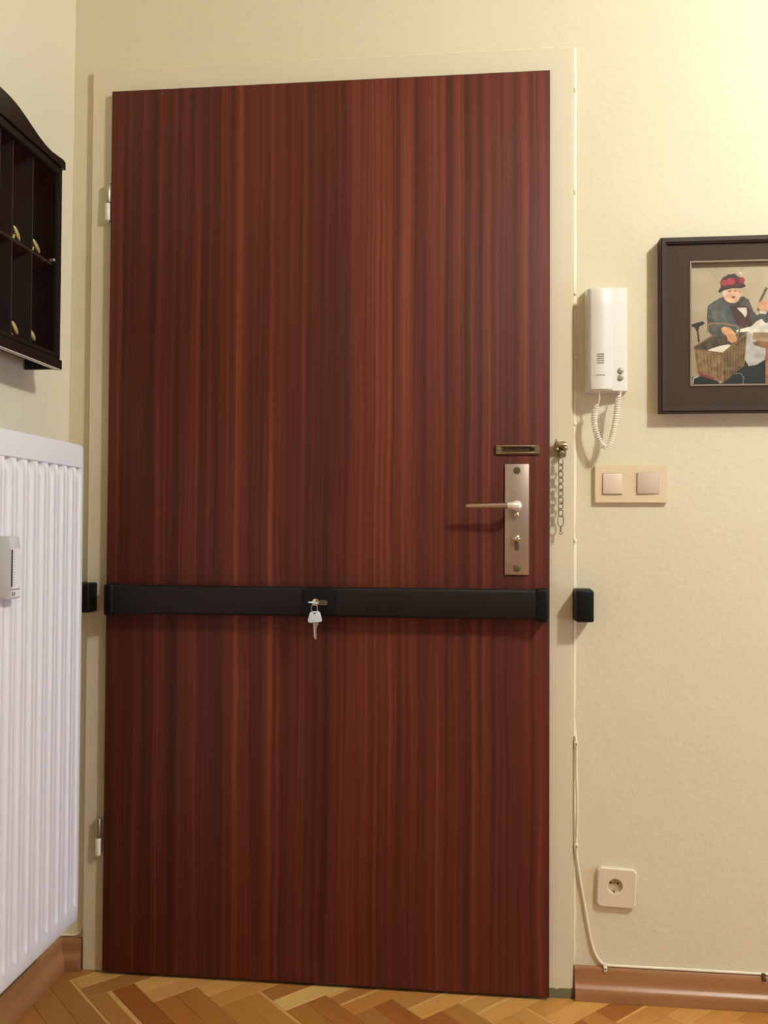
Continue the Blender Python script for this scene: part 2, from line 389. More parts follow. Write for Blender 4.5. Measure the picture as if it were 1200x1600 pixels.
for k in range(-45, 60):
    for j in range(-9, 10):
        for kind in 'UV':
            for h in (0, 1):
                if kind == 'V': uu0, uu1, vv0, vv1 = U0-D+k*D+h*W1, U0-D+k*D+(h+1)*W1, V0+k*D+j*2*LB, V0+k*D+j*2*LB+LB
                else: uu0, uu1, vv0, vv1 = U0+k*D, U0+k*D+LB, V0+k*D+j*2*LB+h*W1, V0+k*D+j*2*LB+(h+1)*W1
                cu, cv = (uu0+uu1)/2, (vv0+vv1)/2; cx, cy = (cu+cv)*q2, (cu-cv)*q2
                if not (FX0-.2 < cx < FX1+.2 and FY0-.2 < cy < FY1+.2): continue
                g = G0/2; cor = [((u+v)*q2, (u-v)*q2) for u, v in ((uu0+g, vv0+g), (uu1-g, vv0+g), (uu1-g, vv1-g), (uu0+g, vv1-g))]
                cl = clip(clip(clip(clip(cor, 1, 0, -FX0), -1, 0, FX1), 0, 1, -FY0), 0, -1, FY1)
                if len(cl) < 3: continue
                ar = abs(sum(cl[i][0]*cl[(i+1) % len(cl)][1]-cl[(i+1) % len(cl)][0]*cl[i][1] for i in range(len(cl))))/2
                if ar < 2e-5: continue
                full = ar > .98*(W1-G0)*(LB-G0)
                blocks.append(((cx-.75)**2+(cy*1.2)**2, kind, k if j == 0 else 999, h, cx, cy, cl, full))
blocks.sort(key=lambda t: t[0])
def block_mesh(cl, c, ang):
    b_ = B(); ca, sa = math.cos(-ang), math.sin(-ang)
    loc = [((p[0]-c[0])*ca-(p[1]-c[1])*sa, (p[0]-c[0])*sa+(p[1]-c[1])*ca) for p in cl]
    bm = bmesh.new(); top = [bm.verts.new((x, y, 0)) for x, y in loc]; bot = [bm.verts.new((x, y, -.011)) for x, y in loc]
    bm.faces.new(top); n = len(loc)
    for i in range(n): bm.faces.new((top[i], bot[i], bot[(i+1) % n], top[(i+1) % n]))
    bmesh.ops.recalc_face_normals(bm, faces=bm.faces[:])
    for f in bm.faces:
        if abs(f.normal.z) > .5 and f.normal.z < 0:
            for ff in bm.faces: ff.normal_flip()
            break
    bmesh.ops.bevel(bm, geom=[e for e in bm.edges if all(v.co.z > -.001 for v in e.verts)], offset=.0004, segments=1, affect='EDGES')
    me = bpy.data.meshes.new('parquet_block'); bm.to_mesh(me); bm.free(); me.materials.append(MP); return me
ANG = {'U': PI/4, 'V': -PI/4}
shared = None; far = B()
for i, (d, kind, k, h, cx, cy, cl, full) in enumerate(blocks):
    if i < 295:
        if full:
            if shared is None: shared = block_mesh(cl, (cx, cy), ANG[kind])
            me = shared
        else: me = block_mesh(cl, (cx, cy), ANG[kind])
        o = bpy.data.objects.new('parquet_block', me); COL.objects.link(o); o.parent = floor
        o.location = (cx, cy, random.uniform(-.0002, .0001)); o.rotation_euler = (0, 0, ANG[kind])
        rgb, sap = SPECIAL.get((kind, k, h), (random.choice(TON), random.choice([1, 1, 1, 1, .018, .022])))
        if kind == 'U' and sap < 1: pass
        o.color = lin((min(250, rgb[0]*1.24), min(250, rgb[1]*1.29), min(250, rgb[2]*1.36))) + (sap,)
    else:
        bm = far.bm; top = [bm.verts.new((x, y, 0)) for x, y in cl]; bot = [bm.verts.new((x, y, -.011)) for x, y in cl]
        f = bm.faces.new(top); f.normal_update()
        n = len(cl)
        for q in range(n): bm.faces.new((top[q], bot[q], bot[(q+1) % n], top[(q+1) % n]))
bmesh.ops.recalc_face_normals(far.bm, faces=far.bm.faces[:])
tag(far.build('far_parquet', MPF, floor, origin=(0, 0, 0), smooth=False), kind='stuff')

# baseboards
BP = [(0, 0), (-.022, 0), (-.0225, .018), (-.0215, .024), (-.0185, .028), (-.0140, .031), (-.0115, .036), (-.0100, .044), (-.0094, .056), (-.0080, .0635), (-.005, .0675), (0, .068)]
def baseboard(name, pts, flip=None):
    b = B(); b.sweep(pts); return tag(b.build(name, MB_, origin=(0, 0, 0)), **st)
b = B(); xs = [1.0632, 1.3, 1.6, 2.0, 2.6, XR]
b.sweep([[(x, y-.0006, z+.0006) for y, z in BP] for x in xs]); tag(b.build('baseboard_back', MB_, origin=(0, 0, 0)), **st)
b = B(); b.sweep([[(x, y-.0006, z+.0006) for y, z in BP] for x in (-.1140, -.0590)]); tag(b.build('baseboard_corner', MB_, origin=(0, 0, 0)), **st)
b = B(); b.sweep([[(-.1145-y, yy, z+.0006) for y, z in BP] for yy in (-.0016, YF)]); tag(b.build('baseboard_left', MB_, origin=(0, 0, 0)), **st)
# loose edge of the wall paint above the corner baseboard
pts = [at(*p, y=-.003) for p in ((92, 1461.5), (102, 1461), (112, 1461), (120, 1460), (126, 1455), (129, 1446), (130, 1435))]
b = B(); b.tube(pts, .0022, 8); tag(b.build('trim_4', M_CAULK), **st)

# ------------------------------------------------------------------ door frame (trim_1) and door
FXL, FXR, FZT, FY = -.0560, 1.0590, 2.0985, -.012
b = B(); b.ring([(FXL, .0006), (FXR, .0006), (FXR, FZT), (FXL, FZT)], [(.045, .0006), (.968, .0006), (.968, 1.99), (.045, 1.99)], 'xz', FY, .0)
bmesh.ops.bevel(b.bm, geom=[e for e in b.bm.edges if all(v.co.y < FY+.001 for v in e.verts) and (all(abs(v.co.x-FXL) < .001 for v in e.verts) or all(abs(v.co.x-FXR) < .001 for v in e.verts) or all(abs(v.co.z-FZT) < .001 for v in e.verts))], offset=.0025, segments=2, affect='EDGES')
tag(b.build('trim_1', MF, origin=(0, 0, 0)), **st)
def ragged(p0, p1, n, y, r, amp):
    p0 = Vector(p0); p1 = Vector(p1); pts = []; rad = []
    for i in range(n+1):
        p = p0.lerp(p1, i/n); p += Vector((random.uniform(-amp, amp), random.uniform(-amp*.4, amp*.4), random.uniform(-amp, amp))); pts.append(p)
        rad.append(r*random.uniform(.85, 1.1) if random.random() > .06 else r*.4)
    return pts, rad
b = B(); p, rd = ragged((FXR+.0030, .0015, FZT+.003), (FXR+.0030, .0015, .072), 60, 0, .0060, .0003); b.tube(p, 0, 8, radii=rd)
for py_ in (459, 478, 663, 845, 1163, 300, 140, 560): q_ = at(898.5, py_, y=-.004); b.ball(q_, .0035, (1, .8, random.uniform(1.2, 2.2)), u=10, v=8)
tag(b.build('trim_2', M_CAULK, origin=(0, 0, 0)), **st)
b = B(); p, rd = ragged((FXL+.004, 0, FZT+.0012), (FXR+.003, 0, FZT+.0025), 110, 0, .0036, .0006); b.tube(p, 0, 8, radii=rd)
tag(b.build('trim_3', M_CAULK, origin=(0, 0, 0)), **st)

LX0, LX1, LZ0, LZ1, LY = .0, 1.0059, .008, 2.038, -.027
b = B(); b.box(LX0, LX1, LY, FY-.0004, LZ0, LZ1, .0012, 2)
door = tag(b.build('door_1', MV, origin=(0, LY, LZ0)), **st)
b = B()   # dark lacquered edge banding, proud of the veneer by a hair
b.ring(rect(LX0-.0012, LX1+.0012, LZ0-.001, LZ1+.0012), rect(LX0+.0006, LX1-.0006, LZ0+.0008, LZ1-.0006), 'xz', LY+.0006, FY-.0005)
b.build('edge_band', M_EDGE, door)
# door body set into the opening
b = B(); b.box(.047, .966, FY+.0004, .03, .003, 1.988); b.build('rebated_core', M_EDGE, door)
for (px, y0, y1, y2) in ((169, 287, 318, 345), (153.5, 1278, 1309, 1336)):
    t0, t1, t2 = at(px, y0, y=-.022), at(px, y1, y=-.022), at(px, y2, y=-.022)
    cx = t1.x; b = B(); b.cyl((cx, -.022, t2.z), (cx, -.022, t1.z-.0005), .0068, bev=.0012); b.cyl((cx, -.022, t2.z-.003), (cx, -.022, t2.z+.002), .0028, seg=14, bev=.0006)
    hg = b.build('hinge', M_HINGEW, door); hg['label'] = 'white painted lower barrel of the hinge'
    b = B(); b.cyl((cx+.0005, -.022, t1.z), (cx+.0005, -.022, t0.z), .0060, bev=.0008); b.box(cx, .002, -.0245, -.0235, t1.z+.003, t0.z-.003)
    k = b.build('hinge_knuckle', M_HINGE, hg); k['label'] = 'bare metal upper knuckle'
    b = B(); b.box(cx-.001, cx+.004, -.018, FY-.0002, t2.z+.004, t1.z-.003, .0006); b.build('hinge_leaf', M_HINGE, hg)

# lock plate, lever, cylinder (parts of the door)
PYF = LY-.004
pl0, pl1 = at(788.6, 898, y=PYF), at(826.6, 725, y=PYF)
px0, px1, pz0, pz1 = pl0.x, pl1.x, pl0.z, pl1.z; pc = (px0+px1)/2
b = B(); b.box(px0, px1, PYF, LY-.0002, pz0, pz1, .0012, 2); plate = b.build('lock_plate', M_NICK, door)
plate['label'] = 'brushed nickel backplate'
for py in (735, 888):
    z = at(807.5, py, y=PYF).z; b = B()
    b.cyl((pc, PYF-.0012, z), (pc, LY, z), .0078, seg=28, bev=.0005); s_ = b.build('screw', M_SCREW, plate)
b = B(); hz = at(807, 790, y=-.06).z; hx = at(808, 790, y=-.06).x
b.cyl((pc, PYF, hz), (pc, PYF-.004, hz), .0115, bev=.001)
b.tube([(pc, PYF-.002, hz), (pc+.0005, PYF-.02, hz), (pc+.0002, PYF-.031, hz), (pc-.004, PYF-.037, hz), (pc-.012, PYF-.039, hz-.0003), (pc-.022, PYF-.039, hz-.0006)],
       0, 16, radii=[.0085, .0082, .0088, .0088, .0080, .0068]); b.ball((pc+.0002, PYF-.032, hz), .0092)
neck = b.build('lever_neck', M_LEV, door); neck['label'] = 'bright polished lever neck'
tip = at(728, 791, y=PYF-.035)
b = B(); n = 14; rings = []
for i in range(n+1):
    t = i/n; x = (pc-.0215)*(1-t)+tip.x*t; zc = (hz-.0006)*(1-t)+(tip.z)*t; yc = PYF-.039+.002*t
    rh = .0066*(1-t)+.0046*t; rd_ = .0064*(1-t)+.0038*t
    if i == n: rh *= .8; rd_ *= .8
    rings.append([(x, yc+math.cos(a)*rd_, zc+math.sin(a)*rh) for a in [2*PI*q/14 for q in range(14)]])
b.sweep(rings); lev = b.build('lever_handle', M_LEVD, neck)
kz = at(808, 804, y=PYF).z; b = B(); b.cyl((pc, PYF, kz), (pc, PYF-.003, kz), .0058, bev=.0008); b.ball((pc, PYF-.005, kz), .0048); b.build('snib_knob', M_CHROME, plate)
tz = at(807.5, 841, y=PYF).z; b = B(); b.cyl((pc, PYF, tz), (pc, PYF-.006, tz), .0080, bev=.001); b.ball((pc, PYF-.009, tz), .0068, (1, .8, 1)); b.build('thumb_turn', M_CHROME, plate)
zz = at(807.5, 860, y=PYF).z; b = B(); b.box(pc-.0048, pc+.0048, PYF-.0006, PYF+.001, zz, tz-.003, .0008); b.build('lock_cylinder', M_SCREW, plate)
# card holder above the lock plate
c0, c1 = at(775, 709.5, y=LY-.004), at(843, 695, y=LY-.004)
ax0, ax1, az0, az1 = c0.x, c1.x, c0.z, c1.z
b = B(); b.ring(rrect(ax0, ax1, az0, az1, .0015, 2), rrect(ax0+.0125, ax1-.0165, az0+.0048, az1-.0045, .001, 2), 'xz', LY-.0045, LY-.0003)
b.box(ax0+.010, ax1-.010, LY-.0058, LY-.004, az1-.0042, az1-.0016, .0005); b.box(ax0+.010, ax1-.012, LY-.0058, LY-.004, az0+.0016, az0+.0042, .0005)
holder = b.build('name_plate_holder', M_AGED, door); holder['label'] = 'narrow tarnished brass card holder'
b = B(); b.box(ax0+.011, ax1-.015, LY-.0018, LY-.0004, az0+.004, az1-.004); b.build('card_slot', M_AGEDD, holder)
b = B(); hxx = at(833, 702, y=LY-.005).x; hzz = (az0+az1)/2; b.cyl((hxx, LY-.0052, hzz), (hxx, LY-.0005, hzz), .0042, seg=18); b.build('peep_hole', M_DARK, holder)
b = B(); b.cyl((ax0+.006, LY-.0054, hzz), (ax0+.006, LY-.0042, hzz), .0034, seg=14, bev=.0004); b.build('screw', M_AGED, holder)

# ------------------------------------------------------------------ security bar
BY = -.062
bl = at(176, 940, y=BY).x; br = at(838, 944, y=BY).x; bz1 = at(505, 918.5, y=BY).z; bz0 = at(505, 964, y=BY).z
e0 = at(162, 938, y=BY).x; e1 = at(857, 945, y=BY).x; bzc = (bz0+bz1)/2
bar = empty('security_bar', ((bl+br)/2, LY, bz0), 'long dark bronze lock bar across the brown door at waist height', 'lock bar')
b = B(); b.prism([(BY+.004, bz0), (BY, bz0+.005), (BY-.0006, bzc), (BY, bz1-.005), (BY+.004, bz1), (LY-.0006, bz1), (LY-.0006, bz0)], 'yz', bl-.004, br+.004, .0008, 1)
b.build('bar_profile', M_BAR, bar)
for xa, xb in ((e0, bl+.001), (br-.001, e1)):
    b = B(); h = .0042; b.box(xa, xb, BY-.0035, LY-.0006, bz0-h, bz1+h-.001, .006, 4)
    c = b.build('end_cap', M_BLKP, bar); c['label'] = 'black plastic end cap'
hb0 = at(474, 963, y=BY-.006); hb1 = at(524, 922, y=BY-.006)
b = B(); b.prism(rrect(hb0.x, hb1.x, bz0+.004, bz1-.001, .008, 4), 'xz', BY-.006, BY+.002, .0015, 2); hs = b.build('lock_housing', M_BLKP, bar); hs['label'] = 'black lock housing at the middle of the bar'
lc = at(493.5, 941, y=BY-.009)
b = B(); b.cyl((lc.x, BY-.0055, lc.z), (lc.x, BY-.0125, lc.z), .0082, seg=28, bev=.001); b.build('lock_cylinder', M_CHROME, bar)
kc = at(504, 942, y=BY-.008); b = B(); b.prism(rrect(kc.x-.012, kc.x+.0105, kc.z-.0056, kc.z+.0056, .0050, 4), 'xz', BY-.0085, BY-.0058, .0005, 1); c = b.build('keyhole_cover', M_SCREW, bar); c['label'] = 'small grey swivel cover beside the keyhole'
# inserted key (bow seen nearly edge on)
ky = BY-.0125
bowm = Matrix.Translation((lc.x, 0, lc.z)) @ Matrix.Rotation(math.radians(8), 4, 'Y') @ Matrix.Translation((-lc.x, 0, -lc.z))
b = B(); b.box(lc.x-.0125, lc.x+.0075, ky-.022, ky-.003, lc.z-.0011, lc.z+.0011, .0008, 2, mtx=bowm); b.box(lc.x-.004, lc.x+.004, ky-.004, ky+.0006, lc.z-.001, lc.z+.001, mtx=bowm)
key1 = tag(b.build('key', M_STEEL), 'steel key pushed into the lock of the security bar', 'key')
ry = ky-.012
rp0, rp1 = at(491.5, 943, y=ry), at(491.5, 958.5, y=ry); rc = (rp0+rp1)/2; rr_ = (rp0.z-rp1.z)/2
b = B(); b.tube([(rc.x+.62*rr_*math.cos(t), ry+.0008*math.sin(t), rc.z+rr_*math.sin(t)) for t in [2*PI*i/28 for i in range(28)]], .0009, 8, closed=True)
tag(b.build('key_ring', M_CHROME), 'small wire ring joining the two keys', 'key ring')
P_ = lambda px, py: (lambda v: (v.x, v.z))(at(px, py, y=ry))
bow = [P_(*p) for p in ((486.5, 955.5), (497.5, 955), (500, 957), (503.3, 969), (502, 971.5), (497.5, 972), (488, 973), (483, 973), (481, 970), (484, 958))]
b = B(); b.prism(bow, 'xz', ry-.0012, ry+.0012, .0006, 2)
key2 = tag(b.build('key', M_STEEL), 'bright steel key hanging below the security bar on a wire ring', 'key')
b = B(); hc = P_(492, 958.5); b.cyl((hc[0], ry-.0016, hc[1]), (hc[0], ry+.0016, hc[1]), .0019, seg=16); c = b.build('key_hole', M_DARK, key2); c['label'] = 'dark hole punched in the bow'
bl_ = [P_(*p) for p in ((488.5, 971.5), (497.3, 971.5), (497.2, 976), (495.3, 979), (494.5, 982), (493.6, 983.5), (494.6, 985.5), (493.8, 988), (494.6, 991), (494.2, 995), (495, 998), (492.5, 999.5), (490.5, 997), (490, 985))]
b = B(); b.prism(bl_, 'xz', ry-.001, ry+.001, .0003, 1); c = b.build('key_blade', M_LEVD, key2)
b = B(); q0 = P_(491.5, 975); q1 = P_(492, 995); b.box(q0[0]-.0005, q0[0]+.0005, ry-.0016, ry-.0008, q1[1], q0[1]); b.build('key_groove', M_STEEL, key2)

# wall brackets of the bar
def bracket(x0, x1, z0, z1, yf, label):
    t = empty('bar_bracket', ((x0+x1)/2, 0, z0), label, 'bar bracket')
    b = B()
    def tp(bm):
        for v in bm.verts:
            if v.co.y < -.03: v.co.x += .0015 if v.co.x < (x0+x1)/2 else -.0005; v.co.z += -.002 if v.co.z > (z0+z1)/2 else .001
    b.box(x0, x1, yf, -.0005, z0, z1, .0045, 3, taper=tp); b.build('bracket_body', M_BLKP, t)
    b = B(); b.prism(rrect(x0+.007, x1-.006, z0+.008, z1-.010, .004, 3), 'xz', yf-.0012, yf+.001, .0008, 2); b.build('face_cover', M_BLKP, t)
    return t
q0, q1 = at(899.5, 973, y=-.056), at(928.5, 921.5, y=-.056)
bracket(q0.x, q1.x+.0003, q0.z, q1.z, -.056, 'black wall bracket right of the door frame')
z0, z1 = at(140, 958, y=-.05).z, at(140, 911, y=-.05).z; xr = at(140.5, 935, y=-.05).x
bracket(xr-.043, xr, z0, z1, -.056, 'black wall bracket half hidden behind the white radiator')

# ------------------------------------------------------------------ door chain on the frame
CY = -.030
m0 = at(877, 700, y=-.024)
ch = empty('door_chain', (m0.x, FY, at(877, 836, y=CY).z), 'brass door chain hanging on the right side of the door frame', 'door chain')
b = B(); b.prism(rrect(m0.x-.0125, m0.x+.0115, m0.z-.019, m0.z+.016, .004, 4), 'xz', FY-.004, FY-.0003, .0008, 2)
mp = b.build('mounting_plate', M_AGED, ch)
b = B()
b.cyl((m0.x-.0125, -.022, m0.z+.006), (m0.x+.012, -.022, m0.z+.006), .0068, seg=20, bev=.001)
b.ball((m0.x+.008, -.026, m0.z-.001), .0062); b.ball((m0.x-.0095, -.024, m0.z-.003), .0052)
b.cyl((m0.x, -.016, m0.z-.012), (m0.x, -.031, m0.z-.012), .0075, .0055, seg=18, bev=.0008)
b.tube([(m0.x-.0118, -.018, m0.z+.004), (m0.x-.0122, -.022, m0.z+.012), (m0.x-.0105, -.026, m0.z+.019)], .0016, 8)
b.build('swivel_block', M_AGED, mp)
for sx_, sz_ in ((.006, .012), (-.005, .010), (.001, -.016)):
    b = B(); b.cyl((m0.x+sx_, -.028, m0.z+sz_), (m0.x+sx_, -.016, m0.z+sz_), .0028, seg=14, bev=.0005); b.build('screw', M_CHROME, mp)
def link(c, hw, hh, r, rot, y):
    pts = []
    n = 20
    for i in range(n):
        t = 2*PI*i/n; ex = hw*math.copysign(abs(math.cos(t))**.85, math.cos(t)); ez = hh*math.copysign(abs(math.sin(t))**.85, math.sin(t))
        pts.append((c[0]+ex*math.cos(rot), y+ex*math.sin(rot), c[1]+ez))
    b = B(); b.tube(pts, r, 8, closed=True); return b.build('chain_link', M_AGED, ch)
ztop = at(876, 716, y=CY).z; zbot = at(876, 806, y=CY).z; NL = 9; pit = (ztop-zbot)/NL
for i in range(NL):
    xc = at(876.3, 720, y=CY).x
    link((xc, ztop-pit*(i+.5)), .0054, pit*.5+.0020, .00150, math.radians(30 if i % 2 else -30), CY)
zb = at(876, 806, y=CY).z; ze = at(876, 822, y=CY).z
link((xc, (zb+ze)/2), .0062, (zb-ze)/2+.001, .0013, math.radians(12), CY)
zp = at(876, 834, y=CY).z
b = B(); b.cyl((xc, CY, ze+.001), (xc, CY, zp+.004), .0021, seg=12, bev=.0004); b.tube([(xc+.0028*math.cos(t), CY, zp+.0018+.0028*math.sin(t)) for t in [2*PI*i/16 for i in range(16)]], .0011, 8, closed=True)
b.build('chain_hook', M_AGED, ch)

# ------------------------------------------------------------------ intercom
ib0, ib1 = at(917.5, 613, y=-.018), at(980, 450, y=-.018)
X0, X1, Z0, Z1 = ib0.x+.0003, ib1.x, ib0.z-.0005, ib1.z
ic = empty('intercom_phone', ((X0+X1)/2, 0, Z0), 'white wall intercom phone beside the door frame', 'intercom')
b = B(); b.prism(rrect(X0-.004, X1, Z0, Z1, .003, 3), 'xz', -.019, -.0006, .002, 2); b.build('base_plate', M_IVORY, ic)
# right hand housing, gently sloped face
xs_ = at(957, 530, y=-.032).x
prof = [(xs_-.014, -.018), (X1-.0008, -.018), (X1-.0015, -.0255), (X1-.006, -.028), (xs_, -.0325), (xs_-.014, -.033)]
b = B(); b.sweep([[(x, y, z) for x, y in prof] for z in (Z0+.0015, Z1-.0025)]); hous = b.build('phone_housing', M_IVORY, ic)
# handset: crowned section running the whole height
hx0 = at(918, 530, y=-.04).x; hx1 = xs_
def hsec(z, y0, sc=1.):
    out = []
    n = 14
    for i in range(n+1):
        t = i/n; x = hx0+(hx1-hx0)*t; out.append((x, y0-(.010+.014*math.sin(PI*(.12+.80*t))**.8)*sc if 0 < i < n else y0-.008*sc, z))
    out.append((hx1, y0+.001, z)); out.append((hx0, y0+.001, z)); return out
hz0 = at(935, 609.5, y=-.05).z; hz1 = at(935, 450, y=-.05).z
zs = [hz0, hz0+.002, hz0+.02, hz0+.08, hz1-.04, hz1-.006, hz1]
sc = [.82, 1, 1.0, .96, .98, .95, .8]
b = B(); b.sweep([hsec(z, -.0195-.0125, s_) for z, s_ in zip(zs, sc)]); hand = b.build('handset', M_IVORY, ic, angle=50)
b = B(); b.box(hx0+.002, hx1-.002, -.033, -.0188, hz0+.003, hz1-.003, .001); b.build('handset_cradle', M_IVORY, ic)
g0 = at(933.5, 553, y=-.055); g1 = at(944, 566.5, y=-.055)
for i in range(5):
    z = g0.z-(g0.z-g1.z)*(i/4); b = B(); b.box(g0.x, g1.x, -.0563, -.053, z-.0009, z+.0009); b.build('speaker_slot', M_GREYM, hand)
l0 = at(932, 586, y=-.055); b = B()
for i in range(6): b.box(l0.x+i*.0031, l0.x+i*.0031+.0024, -.0562, -.053, l0.z-.0009, l0.z+.0009-(.0005 if i % 2 else 0))
b.build('brand_lettering', M_GREYM, hand)
for py, sym in ((579, 'key'), (589.8, 'light')):
    c = at(969.8, py, y=-.034); yb = -.0295; b = B(); b.cyl((c.x, yb, c.z), (c.x, yb-.0012, c.z), .0069, seg=28, bev=.0004); bt = b.build('button_ring', M_GREYM, ic)
    b = B(); b.cyl((c.x, yb-.0008, c.z), (c.x, yb-.0048, c.z), .0055, .0050, seg=28, bev=.001); bt2 = b.build('push_button', M_GREYB, bt)
    b = B()
    if sym == 'key': b.tube([(c.x-.001+.0013*math.cos(t), yb-.0049, c.z+.0008+.0013*math.sin(t)) for t in [2*PI*i/12 for i in range(12)]], .0003, 6, closed=True); b.box(c.x, c.x+.0022, yb-.0052, yb-.0047, c.z-.001, c.z-.0004)
    else: b.tube([(c.x+.0016*math.cos(t), yb-.0049, c.z+.0016*math.sin(t)) for t in [2*PI*i/14 for i in range(14)]], .0003, 6, closed=True)
    # symbol sits on the button: joined to it as the button's own print
    so = b.build('button_symbol', M_GREYM, bt)
# coiled cord
CYD = -.036
path = [at(*p, y=CYD) for p in ((933, 632), (930, 640), (928, 652), (929, 664), (931.5, 676), (936, 688), (942, 696.5), (948, 698), (953.5, 690), (957, 678), (960, 664), (962.5, 650), (964, 636), (966, 624), (966.5, 618))]
def dense(p, n):
    out = []
    for i in range(len(p)-1):
        a = p[max(i-1, 0)]; b1 = p[i]; c1 = p[i+1]; d1 = p[min(i+2, len(p)-1)]
        for k in range(n):
            t = k/n; out.append(.5*((2*b1)+(-a+c1)*t+(2*a-5*b1+4*c1-d1)*t*t+(-a+3*b1-3*c1+d1)*t**3))
    return out+[p[-1]]
dp = dense(path, 40); L = [0.]
for a_, b1 in zip(dp, dp[1:]): L.append(L[-1]+(b1-a_).length)
turns = int(L[-1]/.0050); N = turns*12; helix = []
j = 0
for i in range(N+1):
    s_ = L[-1]*i/N
    while j < len(L)-2 and L[j+1] < s_: j += 1
    p = dp[j].lerp(dp[j+1], (s_-L[j])/max(1e-9, L[j+1]-L[j])); t = (dp[min(j+2, len(dp)-1)]-dp[max(j-1, 0)]).normalized()
    nx = Vector((0, 1, 0)); bx = t.cross(nx).normalized(); a_ = 2*PI*i/12
    rr = .0050*min(1., .35+i/20, .35+(N-i)/20)
    helix.append(p+nx*(rr*math.cos(a_))+bx*(rr*math.sin(a_)))
b = B(); b.tube(helix, .00165, 7)
s0 = at(935.5, 610, y=-.042); s1 = at(936.5, 622, y=-.04); b.tube([s0, s1, at(935, 630, y=CYD), helix[0]], .0017, 8)
s0 = at(969.5, 612, y=-.030); b.tube([s0, at(969.5, 620, y=-.032), at(968, 622, y=-.034), helix[-1]], .0017, 8)
cord = b.build('coiled_cord', M_IVORY2, ic)

# ------------------------------------------------------------------ double light switch
a0, a1 = at(929, 786, y=-.010), at(1042, 727.5, y=-.010)
sw = empty('light_switch', ((a0.x+a1.x)/2, 0, a0.z), 'beige double light switch below the intercom', 'light switch')
wins = []
for (pa, pb, pc_, pd) in ((942, 972.5, 739.5, 771.5), (996, 1030, 739, 771.5)):
    r0_, r1_ = at(pa, pd, y=-.012), at(pb, pc_, y=-.012); wins.append((r0_.x, r1_.x, r0_.z, r1_.z))
xm = (wins[0][1]+wins[1][0])/2
b = B()
for (ox0, ox1), w_ in (((a0.x, xm), wins[0]), ((xm, a1.x), wins[1])):
    b.ring(rect(ox0, ox1, a0.z, a1.z), rect(w_[0]-.0006, w_[1]+.0006, w_[2]-.0006, w_[3]+.0006), 'xz', -.0095, -.0006)
bmesh.ops.remove_doubles(b.bm, verts=b.bm.verts, dist=1e-5)
bmesh.ops.bevel(b.bm, geom=[e for e in b.bm.edges if all(v.co.y < -.009 for v in e.verts) and len(e.link_faces) == 2 and e.calc_face_angle(0) > 1 and (all(abs(v.co.z-a0.z) < 1e-4 or abs(v.co.z-a1.z) < 1e-4 for v in e.verts) or all(abs(v.co.x-a0.x) < 1e-4 or abs(v.co.x-a1.x) < 1e-4 for v in e.verts))], offset=.0015, segments=2, affect='EDGES')
b.build('cover_frame', M_SWF, sw, smooth=False)
for i, w_ in enumerate(wins):
    b = B()
    def tilt(bm, w_=w_, i=i):
        for v in bm.verts:
            if v.co.y < -.005:
                if i == 0: v.co.y += -.0022 if v.co.z < (w_[2]+w_[3])/2 else .0004
                else: v.co.y += -.0022 if v.co.x < (w_[0]+w_[1])/2 else .0002
    b.box(w_[0], w_[1], -.0115, -.002, w_[2], w_[3], .0008, 2, taper=tilt)
    r_ = b.build('rocker', M_SWR if i == 0 else M_SWR2, sw); 
    if i: r_['label'] = 'darker pinkish right-hand rocker'

# ------------------------------------------------------------------ wall socket, slightly crooked
cs = [at(*p, y=-.011) for p in ((934, 1356), (996, 1358.5), (992.5, 1421), (931.5, 1416.5))]
cen = sum(cs, Vector())/4; wd = ((cs[1]-cs[0]).length+(cs[2]-cs[3]).length)/2; hd = ((cs[3]-cs[0]).length+(cs[2]-cs[1]).length)/2
ang = math.radians(2.6)
so_ = empty('wall_socket', (cen.x, 0, cen.z), 'square cream wall socket mounted slightly crooked above the baseboard', 'wall socket')
so_.rotation_euler = (0, ang, 0)
def local(b_, name, m_, par):
    bm = b_.bm
    for f in bm.faces: f.smooth = True
    for e in bm.edges:
        if len(e.link_faces) == 2 and e.calc_face_angle(0) > .2: e.smooth = False
    me = bpy.data.meshes.new(name); bm.to_mesh(me); bm.free(); me.materials.append(m_)
    o = bpy.data.objects.new(name, me); COL.objects.link(o); o.parent = par; return o
b = B(); n = 40; hw, hh = wd/2, hd/2; rc_ = .0155
icx, icz = -.003, .0035
def sqpt(t):
    c, s = math.cos(t), math.sin(t); k = 1/max(abs(c), abs(s)); return (c*k, s*k)
outer = [(sqpt(2*PI*(i+.5)/n)[0]*hw, sqpt(2*PI*(i+.5)/n)[1]*hh) for i in range(n)]
inner = [(icx+rc_*math.cos(2*PI*(i+.5)/n), icz+rc_*math.sin(2*PI*(i+.5)/n)) for i in range(n)]
lay = [([(x*1.0, z*1.0) for x, z in outer], -.0006), (outer, -.0085), ([(x*.94, z*.94) for x, z in outer], -.0115), ([(icx+(x-icx)*1.1, icz+(z-icz)*1.1) for x, z in inner], -.0115), (inner, -.0105), ([(icx+(x-icx)*.95, icz+(z-icz)*.95) for x, z in inner], -.002)]
b.sweep([[(x, y, z) for x, z in lp] for lp, y in lay], cap=False); body = local(b, 'cover_plate', M_SOCK, so_)
b = B(); b.cyl((icx, -.0028, icz), (icx, -.0008, icz), rc_*.965, seg=36); ins = local(b, 'socket_well', M_SOCKI, so_)
for dx in (-.0088, .0066):
    b = B(); b.cyl((icx+dx, -.0034, icz+.0045), (icx+dx, -.0024, icz+.0045), .0021, seg=16); local(b, 'pin_hole', M_DARK, ins)
